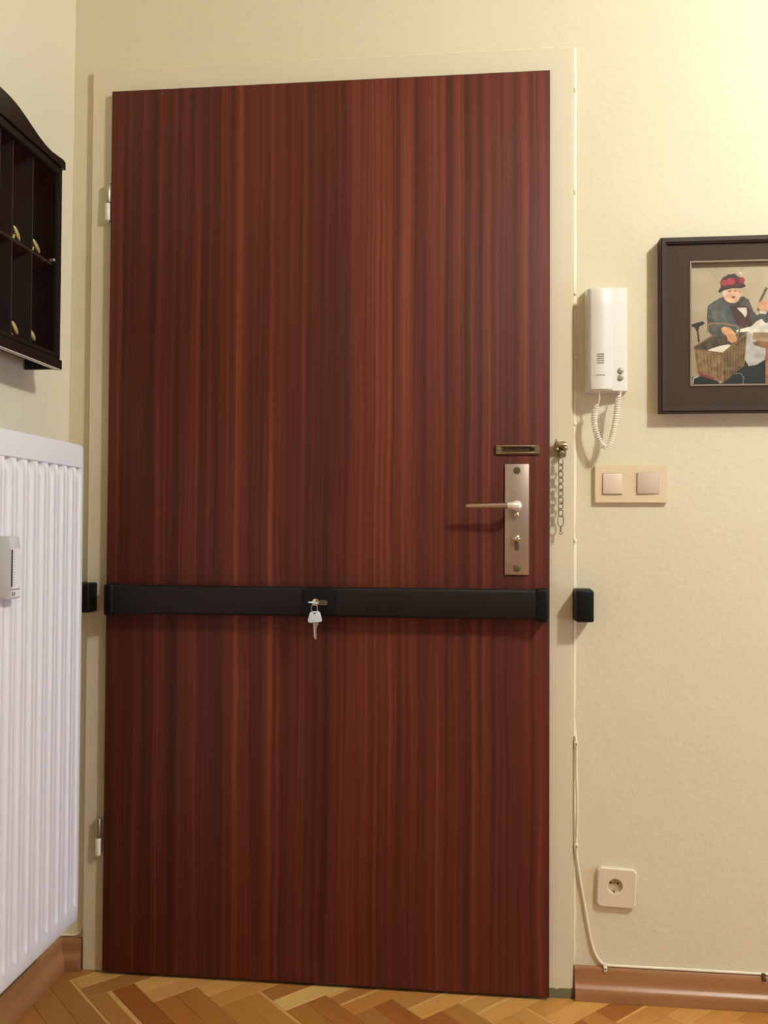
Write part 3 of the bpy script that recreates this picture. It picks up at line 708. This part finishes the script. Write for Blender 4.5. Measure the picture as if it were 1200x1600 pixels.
b = B(); b.prism([(icx-.0035, icz+.0035), (icx+.002, icz+.0035), (icx-.0007, icz+.0068)], 'xz', -.0034, -.0026); b.cyl((icx-.001, -.004, icz+.0045), (icx-.001, -.0026, icz+.0045), .0012, seg=10); local(b, 'centre_screw', M_AGED, ins)
for s_ in (-1,):
    b = B(); b.box(icx-.0028, icx+.0004, -.0100, -.0028, icz-rc_*.97, icz-rc_*.72, .0003); local(b, 'earth_clip', M_AGED, ins)
b = B(); b.box(icx-.0028, icx+.0004, -.0100, -.0028, icz+rc_*.8, icz+rc_*.97, .0003); local(b, 'earth_clip', M_AGED, ins)

# ------------------------------------------------------------------ cable along the frame and the baseboard
cp = [(899, 1150, -.009), (900.5, 1172, -.009), (900.5, 1205, -.009), (901.5, 1230, -.012), (902, 1262, -.013), (901, 1300, -.009), (900, 1322, -.009), (902, 1345, -.007), (908, 1383, -.004), (915.5, 1425, -.004), (922.5, 1465, -.004), (929, 1488, -.004), (936.5, 1501, -.004), (944, 1507, -.0035), (958, 1509.5, -.0035), (985, 1512, -.0035), (1020, 1513.2, -.0035), (1060, 1514.2, -.0035), (1100, 1517, -.0035), (1150, 1520.3, -.0035), (1192, 1523.5, -.0035)]
pts = [at(a_, b1, y=c1) for a_, b1, c1 in cp]
zlast = pts[-1].z
pts += [Vector((1.7, -.0035, .0725)), Vector((2.2, -.0035, .0725))]
for p in pts[14:]: p.z = max(p.z, .0722)
b = B(); b.tube(dense(pts, 6), .0030, 10)
tag(b.build('cable', M_CABLE), 'thin cream cable running down the door frame and along the baseboard top', 'cable')
for (px, py, y, lab, big) in ((900, 1162, -.010, 'topmost cream cable clip on the frame edge', 1), (900.3, 1322, -.010, 'cream cable clip on the frame edge left above the socket', 1), (945.5, 1512, -.006, 'pale cable clip on the baseboard just below the socket', 0), (1193, 1527, -.006, 'small dark cable clip on the baseboard near the right photo edge', 2)):
    c = at(px, py, y=y); b = B()
    if big == 1: b.box(c.x-.0045, c.x+.0045, y-.004, -.0006, c.z-.006, c.z+.006, .0015, 2)
    else: b.box(c.x-.0045, c.x+.0045, -.0085, -.0042, .0682, c.z+.0085, .001, 2); b.box(c.x-.0035, c.x+.0035, -.0130, -.0078, c.z-.006, c.z+.004, .001, 2); b.box(c.x-.0035, c.x+.0035, -.0105, -.0078, c.z-.002, .072, .0008)
    t = tag(b.build('cable_clip', M_CABLE if big != 2 else M_SCREW), lab, 'cable clip')
    b = B(); yy = y-.004 if big == 1 else -.0130
    b.cyl((c.x, yy-.0012, c.z), (c.x, yy+.0005, c.z), .0016, seg=12, bev=.0003); b.build('nail_head', M_SCREW, t)

# ------------------------------------------------------------------ framed picture
PYO = -.034
f0, f1 = at(1031, 644, y=PYO), at(1034.5, 371, y=PYO); fx0 = (f0.x+f1.x)/2; fz0, fz1 = f0.z, f1.z
cl0 = at(1079, 601, y=-.019); cl1 = at(1081, 415, y=-.019); cx0 = (cl0.x+cl1.x)/2-.001; cz0, cz1 = cl0.z-.001, cl1.z+.003
cwid = .400; cx1 = cx0+cwid; bord = cx0-fx0; fx1 = cx1+bord
pic = empty('framed_picture', ((fx0+fx1)/2, 0, fz0), 'dark brown framed painting of an old woman with baskets on the right wall area', 'picture')
b = B(); b.ring(rect(fx0, fx1, fz0, fz1), rect(fx0+.013, fx1-.013, fz0+.013, fz1-.013), 'xz', PYO, -.0008)
bmesh.ops.bevel(b.bm, geom=[e for e in b.bm.edges if all(v.co.y < PYO+.001 for v in e.verts) and e.calc_face_angle(0) > 1], offset=.0028, segments=2, affect='EDGES')
b.build('outer_frame', M_PFR, pic)
sx0, sx1, sz0, sz1 = cx0-.0045, cx1+.0045, cz0-.0045, cz1+.0045
b = B(); b.ring(rect(fx0+.0128, fx1-.0128, fz0+.0128, fz1-.0128), rect(sx0, sx1, sz0, sz1), 'xz', -.026, -.004); b.build('frame_panel', M_PFP, pic)
b = B(); b.ring(rect(sx0+.0002, sx1-.0002, sz0+.0002, sz1-.0002), rect(cx0, cx1, cz0, cz1), 'xz', -.0285, -.004)
bmesh.ops.bevel(b.bm, geom=[e for e in b.bm.edges if all(v.co.y < -.028 for v in e.verts) and e.calc_face_angle(0) > 1], offset=.001, segments=1, affect='EDGES')
b.build('inner_slip', M_SLIP, pic)
b = B(); b.box(fx0+.01, fx1-.01, -.005, -.002, fz0+.01, fz1-.01); b.build('backing_board', M_SUB, pic)
# the painting itself: a flat printed sheet, colours stored per vertex
# sketch coordinates: a 5x enlargement of the photograph, origin at pixel (1010, 350)
def sk(a, c): v = at(1010+a/5, 350+c/5, y=-.0165); return ((v.x-cx0)/(cx1-cx0)*1., (v.z-cz0)/(cz1-cz0))
NX, NZ = 400, 300
gx, gz = np.meshgrid(np.linspace(0, 1, NX), np.linspace(0, 1, NZ)); ASP = cwid/(cz1-cz0)
rng = np.random.RandomState(3)
def vnoise(fx, fz, seed):
    r = np.random.RandomState(seed).rand(int(fz)+3, int(fx)+3); X = gx*fx; Z = gz*fz; i = X.astype(int); k = Z.astype(int); tx = X-i; tz = Z-k
    tx = tx*tx*(3-2*tx); tz = tz*tz*(3-2*tz)
    return (r[k, i]*(1-tx)+r[k, i+1]*tx)*(1-tz)+(r[k+1, i]*(1-tx)+r[k+1, i+1]*tx)*tz
img = np.zeros((NZ, NX, 3)); c_a = np.array((150, 134, 106.)); c_b = np.array((196, 182, 148.))
f_ = np.clip(.1+.55*gx*1.5+.35*gz+.25*(vnoise(5, 5, 1)-.5)+.2*(vnoise(14, 9, 2)-.5), 0, 1)[..., None]; img[:] = c_a*(1-f_)+c_b*f_
def mask_poly(pts):
    P = [sk(*p) for p in pts]; ins_ = np.zeros(gx.shape, bool); n = len(P)
    for i in range(n):
        x0, z0 = P[i]; x1, z1 = P[(i+1) % n]
        if z0 == z1: continue
        cnd = ((z0 > gz) != (z1 > gz)) & (gx < (x1-x0)*(gz-z0)/(z1-z0)+x0); ins_ ^= cnd
    return ins_
def paint(pts, rgb, var=.10, seed=5, fx=40, fz=30):
    m = mask_poly(pts); nn = (1+var*(vnoise(fx, fz, seed)-.5)*2)[..., None]; img[m] = (np.array(rgb, float)*nn)[m]
def ell(cx, cz, rx, rz, rgb, var=.1, seed=4): paint([(cx+rx*math.cos(t), cz+rz*math.sin(t)) for t in [2*PI*i/28 for i in range(28)]], rgb, var, seed)
def stroke(pts, wd_, rgb, var=.1):
    for (xa, za), (xb, zb_) in zip(pts, pts[1:]):
        dx, dz = xb-xa, zb_-za; l_ = math.hypot(dx, dz) or 1; nx, nz = -dz/l_*wd_/2, dx/l_*wd_/2
        paint([(xa+nx, za+nz), (xb+nx, zb_+nz), (xb-nx, zb_-nz), (xa-nx, za-nz)], rgb, var); ell(xb, zb_, wd_/2, wd_/2, rgb, var)
# brush strokes of the backdrop
for i in range(26):
    q_ = rng.uniform(-7, 9); a_, c = rng.uniform(340, 2200), rng.uniform(330, 900); stroke([(a_, c), (a_+rng.uniform(40, 120), c-rng.uniform(40, 130))], rng.uniform(10, 26), tuple(v+q_ for v in (176, 162, 132)), .03)
# lower dark ground and skirt
paint([(345, 1195), (560, 1185), (720, 1120), (760, 1060), (930, 1030), (935, 1270), (345, 1270)], (34, 35, 32))
paint([(930, 860), (2400, 860), (2400, 1270), (930, 1270)], (150, 104, 66), .15)
# torso: jacket
paint([(480, 640), (520, 610), (580, 575), (640, 560), (760, 570), (800, 590), (835, 680), (870, 720), (900, 740), (950, 680), (955, 730), (900, 770), (850, 800), (830, 860), (680, 850), (560, 850), (478, 800), (472, 720)], (76, 75, 68), .18)
paint([(485, 650), (560, 605), (620, 640), (650, 760), (640, 800), (560, 790), (500, 720)], (86, 87, 80), .2, 8)
paint([(600, 640), (650, 630), (690, 760), (680, 830), (640, 800)], (72, 78, 78), .15)
paint([(650, 640), (700, 628), (790, 640), (835, 800), (790, 815), (700, 780), (670, 700)], (72, 44, 38), .15)
paint([(705, 655), (780, 652), (788, 700), (770, 730), (750, 700)], (214, 206, 186), .06)
stroke([(600, 590), (640, 618), (690, 632), (740, 610), (760, 580)], 26, (66, 64, 56), .2)
# sleeves
paint([(478, 780), (600, 790), (690, 820), (640, 900), (590, 960), (540, 900), (490, 850)], (82, 80, 74), .18)
paint([(850, 730), (905, 680), (950, 660), (980, 700), (940, 780), (860, 800)], (74, 78, 68), .2)
# head
ell(665, 555, 62, 62, (208, 164, 128), .1); paint([(600, 520), (735, 505), (745, 545), (720, 600), (690, 618), (655, 612), (615, 575)], (214, 172, 136), .1)
ell(730, 525, 14, 18, (196, 140, 112)); ell(680, 572, 15, 8, (140, 62, 52)); ell(681, 569, 9, 3, (90, 50, 44)); ell(650, 528, 13, 5, (120, 92, 74)); ell(697, 522, 13, 5, (120, 92, 74))
stroke([(674, 525), (682, 552)], 8, (226, 188, 150)); stroke([(630, 520), (668, 516)], 3, (110, 84, 66)); stroke([(684, 512), (720, 512)], 3, (110, 84, 66))
ell(610, 540, 12, 20, (206, 190, 168))
# hat
paint([(560, 530), (575, 500), (640, 490), (720, 482), (770, 470), (776, 490), (740, 502), (660, 505), (600, 520), (575, 540)], (52, 40, 34), .1)
paint([(580, 500), (576, 450), (600, 415), (650, 395), (700, 400), (745, 420), (765, 470), (720, 488), (640, 495)], (92, 42, 40), .2)
paint([(605, 420), (640, 392), (700, 390), (712, 420), (660, 425)], (58, 52, 44), .1)
ell(660, 448, 34, 28, (166, 52, 66), .25, 9); ell(608, 462, 28, 24, (128, 48, 50), .25); ell(745, 440, 24, 26, (158, 50, 62), .25); stroke([(722, 375), (738, 388)], 10, (214, 200, 180)); ell(740, 385, 7, 8, (220, 210, 190))
# raised hand with a stick
stroke([(872, 680), (890, 600), (936, 505)], 20, (94, 74, 54), .1); paint([(870, 620), (905, 595), (945, 600), (965, 640), (945, 690), (900, 680), (872, 655)], (206, 156, 116), .12)
for q in range(4): stroke([(876, 612+q*16), (930, 608+q*18)], 3, (164, 112, 82))
paint([(885, 680), (940, 685), (935, 704), (890, 700)], (206, 200, 184))
# white shirt tails, papers and apron
paint([(800, 830), (930, 960), (925, 1060), (860, 1100), (800, 1110), (768, 1060), (780, 850)], (176, 172, 162), .1)
paint([(700, 830), (820, 800), (810, 840), (705, 845)], (222, 214, 196)); paint([(780, 790), (800, 820), (860, 760), (900, 740), (930, 775), (970, 770), (980, 860), (830, 870)], (214, 206, 188), .1)
paint([(830, 845), (1120, 850), (1120, 920), (960, 940), (830, 900)], (152, 126, 92), .2); paint([(830, 925), (870, 912), (1300, 960), (1300, 1000), (960, 980), (850, 950)], (122, 88, 56), .15)
paint([(930, 985), (1300, 1000), (1300, 1270), (935, 1270)], (146, 98, 64), .15)
# bicycle saddle
paint([(347, 800), (350, 785), (400, 770), (440, 760), (456, 775), (440, 790), (415, 800), (408, 830), (388, 835), (378, 810)], (52, 44, 34)); stroke([(398, 830), (404, 870), (410, 920)], 15, (56, 48, 36))
# wicker basket
paint([(372, 960), (520, 872), (545, 885), (760, 850), (782, 870), (620, 1030), (372, 990)], (74, 62, 44), .25)
paint([(470, 990), (560, 955), (640, 940), (690, 955), (640, 1010), (560, 1010)], (220, 212, 192), .06)
paint([(372, 985), (600, 1015), (595, 1245), (400, 1165)], (124, 100, 66), .28, 11); paint([(600, 1015), (785, 850), (765, 1110), (595, 1245)], (100, 80, 52), .28, 12)
for q in range(13):
    t = q/12; stroke([(380+t*6, 1000+t*160), (598, 1030+t*205)], 3, (92, 66, 36)); stroke([(600, 1030+t*205), (780-t*12, 885+t*220)], 3, (78, 58, 34))
for q in range(9):
    t = q/8; stroke([(376+t*220, 988+t*26), (402+t*192, 1160+t*80)], 3, (162, 128, 76)); stroke([(605+t*172, 1010-t*150), (603+t*160, 1235-t*130)], 3, (140, 108, 64))
stroke([(370, 978), (598, 1010), (784, 848)], 12, (122, 92, 54)); stroke([(370, 965), (520, 872)], 12, (112, 86, 52))
stroke([(478, 850), (480, 790), (510, 775), (600, 778), (700, 795), (728, 825), (700, 925)], 14, (128, 108, 78)); stroke([(532, 880), (560, 950)], 18, (70, 48, 36))
# hand on the handle
paint([(585, 815), (610, 802), (650, 810), (690, 850), (706, 890), (700, 915), (670, 930), (640, 915), (625, 870), (592, 848)], (212, 156, 108), .12)
for q in range(3): stroke([(650+q*14, 860), (650+q*17, 915)], 3, (168, 112, 76))
stroke([(410, 1175), (520, 1205)], 20, (120, 52, 44)); stroke([(362, 1250), (368, 1205), (400, 1190)], 12, (160, 156, 142)); stroke([(690, 1170), (735, 1165), (760, 1200), (755, 1250)], 10, (96, 104, 104))
ell(578, 1235, 12, 12, (150, 130, 90))
# beyond the photo's edge: plain continuation of the table and a covered basket
paint([(1120, 860), (1500, 880), (1480, 1150), (1160, 1130)], (132, 102, 60), .3, 13); paint([(1100, 830), (1300, 790), (1520, 840), (1500, 890), (1120, 880)], (206, 198, 180), .1)
me = bpy.data.meshes.new('painting'); nv = NX*NZ
co = np.zeros((nv, 3)); co[:, 0] = (cx0+gx*cwid).ravel(); co[:, 1] = -.0165; co[:, 2] = (cz0+gz*(cz1-cz0)).ravel()
o3 = np.array((cx0+cwid/2, -.0165, cz0)); co -= o3
idx = np.arange(nv).reshape(NZ, NX); fc = np.stack([idx[:-1, :-1], idx[:-1, 1:], idx[1:, 1:], idx[1:, :-1]], -1).reshape(-1)
me.vertices.add(nv); me.vertices.foreach_set('co', co.ravel()); nf = len(fc)//4
me.loops.add(len(fc)); me.loops.foreach_set('vertex_index', fc); me.polygons.add(nf); me.polygons.foreach_set('loop_start', np.arange(nf)*4); me.update(calc_edges=True)
at_ = me.color_attributes.new('paint', 'FLOAT_COLOR', 'POINT'); v_ = np.clip(img, 0, 255)/255; v_ = np.where(v_ <= .04045, v_/12.92, ((v_+.055)/1.055)**2.4)
at_.data.foreach_set('color', np.concatenate([v_.reshape(-1, 3), np.ones((nv, 1))], 1).ravel()); me.materials.append(M_PRINT)
pt = bpy.data.objects.new('painting', me); COL.objects.link(pt); pt.parent = pic; pt.location = Vector(o3)-wloc(pic)
b = B(); b.box(cx0-.002, cx1+.002, -.0160, -.0045, cz0-.002, cz1+.002); b.build('painting_board', M_SUB, pic)

# ------------------------------------------------------------------ radiator on the left wall
RX = .010; RY1 = -.172; RZ0, RZ1 = .190, 1.197; RY0 = RY1-1.20
rad = empty('radiator', (-.04, (RY0+RY1)/2, RZ0), 'large white ribbed panel radiator on the left wall', 'radiator')
def face(sign, x_, name, bandt=.049, bandb=.034, pitch=.04, deep=.0032):
    ys = []; y = RY1
    first = RY1-.012
    prof = [(0, 0.), (.003, 0.), (.0070, -1.), (.0180, -1.), (.0245, 0.), (.0285, 0.), (.0305, -.22), (.0335, -.22), (.0355, 0.), (.040, 0.)]
    cols = [(RY1, -1.6, 1), (RY1-.0015, -.5, 1), (RY1-.005, 0., 1)]
    k = 0
    while first-k*pitch-pitch > RY0+.012:
        for d_, g_ in prof[(1 if k else 0):]: cols.append((first-k*pitch-d_, g_, 0))
        k += 1
    cols += [(RY0+.005, 0., 1), (RY0+.0015, -.5, 1), (RY0, -1.6, 1)]
    rows = [(RZ0, -1.6, 0.), (RZ0+.0015, -.5, 0.), (RZ0+.005, 0., 0.), (RZ0+bandb-.002, 0, 0.), (RZ0+bandb+.006, 0, 1.3), (RZ0+bandb+.03, 0, 1.), (RZ1-bandt-.024, 0, 1.), (RZ1-bandt-.010, 0, 3.2), (RZ1-bandt-.0012, -.62, 3.6), (RZ1-bandt, 0., 0.), (RZ1-.005, 0, 0.), (RZ1-.0015, -.5, 0.), (RZ1, -1.6, 0.)]
    R = []
    rad_c = .012
    for z, ez, mk in rows:
        row = []
        for y_, gy, edge in cols:
            d_ = min(0., min(ez, gy if edge else 0.))*.003 if (ez or edge) else 0.
            if ez == -.62: d_ = -.0019
            if not edge: d_ += gy*mk*deep
            # round the four outer corners of the panel
            yy, zz_ = y_, z
            cy = RY1-rad_c if y_ > (RY0+RY1)/2 else RY0+rad_c; cz = RZ1-rad_c if z > (RZ0+RZ1)/2 else RZ0+rad_c
            dy = (yy-cy)*(1 if cy > (RY0+RY1)/2 else -1); dz = (zz_-cz)*(1 if cz > (RZ0+RZ1)/2 else -1)
            if dy > 0 and dz > 0:
                l_ = math.hypot(dy, dz); mxx = max(dy, dz); f_ = mxx/l_; yy = cy+(yy-cy)*f_; zz_ = cz+(zz_-cz)*f_
            row.append((x_+sign*d_, yy, zz_))
        R.append(row)
    b = B(); b.sweep(R, cap=False, closed=False)
    R2 = [[(p[0]-sign*.0065-(0 if 0 else 0), p[1], p[2]) for p in row] for row in R]
    # rim joining to the back skin
    rim = R[0]+[r[-1] for r in R[1:]]+R[-1][::-1][1:]+[r[0] for r in R[::-1]][1:-1]
    b.sweep([rim, [(x_-sign*.016, p[1], p[2]) for p in rim]], cap=False)
    return b.build(name, M_RAD, rad, angle=28)
face(1, RX, 'front_panel'); face(-1, -.074, 'rear_panel')
for yy in (RY1-.012, RY0+.012): b = B(); b.box(-.068, -.004, yy-.0006, yy+.0006, RZ0+.02, RZ1-.02); b.build('side_cover', M_RAD, rad)
b = B(); y = RY1-.03
while y > RY0+.03: b.box(-.058, -.006, y-.0012, y+.0012, RZ0+.05, RZ1-.03); y -= .0266
b.build('convector_fins', M_RADG, rad)
b = B(); y = RY1-.02
while y > RY0+.02: b.box(-.0585, -.0062, y-.003, y+.003, RZ1-.012, RZ1-.009); y -= .016
for x_ in (-.058, -.034, -.010): b.box(x_-.0015, x_+.0015, RY0+.014, RY1-.014, RZ1-.0125, RZ1-.0085)
b.build('top_grille', M_RAD, rad)
for yy in (RY1-.2, RY0+.2):
    b = B(); b.box(-.1085, -.0745, yy-.015, yy+.015, RZ0+.1, RZ1-.08); b.build('wall_bracket', M_RAD, rad)
b = B(); b.cyl((-.034, RY0+.05, RZ0+.001), (-.034, RY0+.05, .0005), .0085, seg=16); b.cyl((-.034, RY0+.05, RZ0+.002), (-.034, RY0+.05, RZ0-.03), .013, seg=6, bev=.001)
b.build('supply_pipe', M_RAD, rad)
# heat cost meter clipped to the radiator
hm = empty('heat_meter', (.02, -.49, .893), 'small white heat meter with a tick scale clipped to the radiator', 'heat meter')
y0_, y1_ = -.503, -.470; zt, zb2 = 1.004, .8925; xf = .0315
b = B(); b.prism([(RX+.0004, zb2+.001), (xf-.001, zb2), (xf, zb2+.003), (xf, zt-.022), (xf-.0035, zt-.002), (xf-.006, zt), (RX+.0004, zt)], 'xz', y0_, y1_, .0012, 2)
b.build('meter_casing', M_HCAG, hm)
b = B(); b.box(xf-.0006, xf+.0010, y0_+.0035, y1_-.001, zb2+.003, zt-.022, .0004, 1); mf = b.build('scale_plate', M_HCA, hm)
sy = at(18, 885, x=xf).y; st0 = at(18, 917, x=xf).z; st1 = at(18, 854, x=xf).z
b = B(); b.box(xf+.0006, xf+.0016, sy-.0014, sy+.0014, st0, min(st1, zt-.024)); b.build('reading_slit', M_INK, mf)
b = B()
for i in range(15):
    z = st0+.003+(st1-st0-.008)*i/14; b.box(xf+.0008, xf+.0014, sy+.005, sy+.005+(.006 if i % 5 == 0 else .0035), z-.0004, z+.0004)
b.build('scale_ticks', M_GREYM, mf)
zz = at(20, 921, x=xf).z; b = B(); b.box(xf+.0006, xf+.0016, sy-.004, y1_-.004, zz-.001, zz+.001); b.build('printed_line', M_GREYM, mf)
text('04', .0115, (xf+.0013, sy+.006, at(20, 928.5, x=xf).z), (PI/2, 0, PI/2), M_INK, mf, 'printed_digits')
b = B(); b.box(RX-.008, RX+.0006, y0_+.006, y1_-.006, zb2+.01, zt-.01); b.build('mounting_clip', M_RADG, hm)

# ------------------------------------------------------------------ black key cabinet on the left wall
KX = -.030; KB = -.1065; KY1 = -.204; KY0 = -.744; KYC = (KY0+KY1)/2
cab = empty('display_cabinet', ((KX+KB)/2, KYC, 1.354), 'black wooden glazed wall cabinet with an arched top above the radiator', 'cabinet')
# side panels reach below the recessed bottom panel
for s_ in (0, 1):
    ya, yb_ = (KY1-.009, KY1) if s_ else (KY0, KY0+.009)
    b = B(); b.box(KB, KX-.010, ya, yb_, 1.3545, 1.782, .001, 1); b.build('side_panel', M_BLACKW, cab)
b = B(); b.box(KB, KB+.004, KY0+.009, KY1-.009, 1.385, 1.79); bp_ = b.build('back_panel', M_DARKIN, cab)
b = B(); b.box(KB, KX-.011, KY0+.0092, KY1-.0092, 1.376, 1.384); b.build('bottom_panel', M_BLACKW, cab)
b = B(); b.box(KB, KX-.011, KY0+.0092, KY1-.0092, 1.776, 1.782); b.build('top_panel', M_BLACKW, cab)
b = B(); b.box(KX-.0115, KX+.0015, KY0-.003, KY1+.003, 1.3548, 1.3750, .001, 1); b.build('bottom_rail', M_BLACKW, cab)
b = B(); b.box(KX-.0112, KX+.0010, KY0-.0025, KY1+.0022, 1.3534, 1.3547); underlit = b.build('lit_underside', M_UNDERLIT, cab); underlit['label'] = 'pale grey strip painting the lit underside of the bottom rail'  # strip added to paint the bright underside of the rail
half = [(.272+.006, 1.7870), (.272+.006, 1.8000), (.268, 1.8030), (.245, 1.8010), (.215, 1.7990), (.190, 1.8010), (.165, 1.8060), (.140, 1.8130), (.112, 1.8210), (.085, 1.8280), (.055, 1.8320), (.02, 1.8330)]
pol = [(KYC+h, z) for h, z in half]+[(KYC-h, z) for h, z in half[::-1]]
b = B(); b.prism(pol, 'yz', KX-.0125, KX+.0015, .0008, 1); b.build('arched_pediment', M_BLACKW, cab)
b = B(); b.box(KB, KX+.0035, KY0-.004, KY1+.0045, 1.7825, 1.7885, .0008, 1); b.build('cornice', M_BLACKW, cab)
b = B(); b.ring(rect(KY0+.002, KY1-.0015, 1.3755, 1.7820), rect(KY0+.026, KY1-.022, 1.387, 1.764), 'yz', KX-.0095, KX-.0005)
bmesh.ops.bevel(b.bm, geom=[e for e in b.bm.edges if all(v.co.x > KX-.001 for v in e.verts) and e.calc_face_angle(0) > 1], offset=.002, segments=2, affect='EDGES')
dr = b.build('cabinet_door', M_BLACKW, cab)
b = B(); b.box(KX-.0066, KX-.0050, KY0+.0262, KY1-.0222, 1.3872, 1.7638); b.build('glass_pane', M_GLASS, dr)
kp = at(81.5, 406.5, x=KX+.004); b = B(); b.cyl((KX-.0007, kp.y, kp.z), (KX+.006, kp.y, kp.z), .0030, seg=14); b.ball((KX+.007, kp.y, kp.z), .0036); b.build('door_knob', M_LEVD, dr)
SHZ = 1.5745
for y_ in (-.310, -.386, -.432, 2*KYC+.432, 2*KYC+.386, 2*KYC+.310):
    for za, zb_ in ((1.3845, SHZ-.0032), (SHZ+.0032, 1.7755)):
        b = B(); b.box(KB+.0045, -.0405, y_-.0018, y_+.0018, za, zb_); b.build('divider', M_DIV, cab)
b = B(); b.box(KB+.0042, -.0425, KY0+.0094, KY1-.0094, SHZ-.003, SHZ+.003); b.build('shelf', M_DARKIN, cab)
for pa, pb, zb_, lab in (((20, 353), (29.5, 377), SHZ+.003, 'brass fan ornament in the upper compartment nearer the left photo edge'), ((50, 374), (60.5, 396), SHZ+.003, 'brass fan ornament in the upper compartment nearer the corner of the room'),
                   ((17, 502), (26, 523), 1.3842, 'brass fan ornament in the lower compartment nearer the left photo edge'), ((46, 516), (53, 533), 1.3842, 'brass fan ornament in the lower compartment nearer the corner of the room')):
    xo = -.046; A_, C_ = at(*pa, x=xo), at(*pb, x=xo); A_.y = max(A_.y, A_.y); mid = (A_+C_)/2; d_ = C_-A_; l_ = d_.length/2; a_ = math.atan2(d_.z, d_.y)
    lr = (C_-A_).length/2
    rot = Matrix.Rotation(a_, 3, 'X') @ Matrix.Rotation(math.radians(0), 3, 'Y')
    b = B(); b.ball(mid+Vector((.001, .0012, .0008)), 1., (.0042, lr*1.02, .0052), rot=rot)
    b.cyl((xo-.002, A_.y+.002, zb_+.0002), (xo-.002, A_.y+.007, zb_+.0095), .0035, .0028, seg=12)
    t_ = tag(b.build('brass_ornament', M_BRASS), lab, 'ornament', 'brass ornaments in the black cabinet')

# ------------------------------------------------------------------ lamp fitting that carries the bulb (outside the frame)
lampo = empty('ceiling_lamp', (LAMP[0], LAMP[1], ZC-.01), 'bare bulb ceiling lamp that lights the hallway', 'lamp')
b = B(); b.cyl((LAMP[0], LAMP[1], ZC-.0005), (LAMP[0], LAMP[1], ZC-.03), .055, .045, bev=.003); b.cyl((LAMP[0], LAMP[1], ZC-.03), (LAMP[0], LAMP[1], LAMP[2]+.078), .018, seg=20); b.build('lamp_holder', M_OUT, lampo)
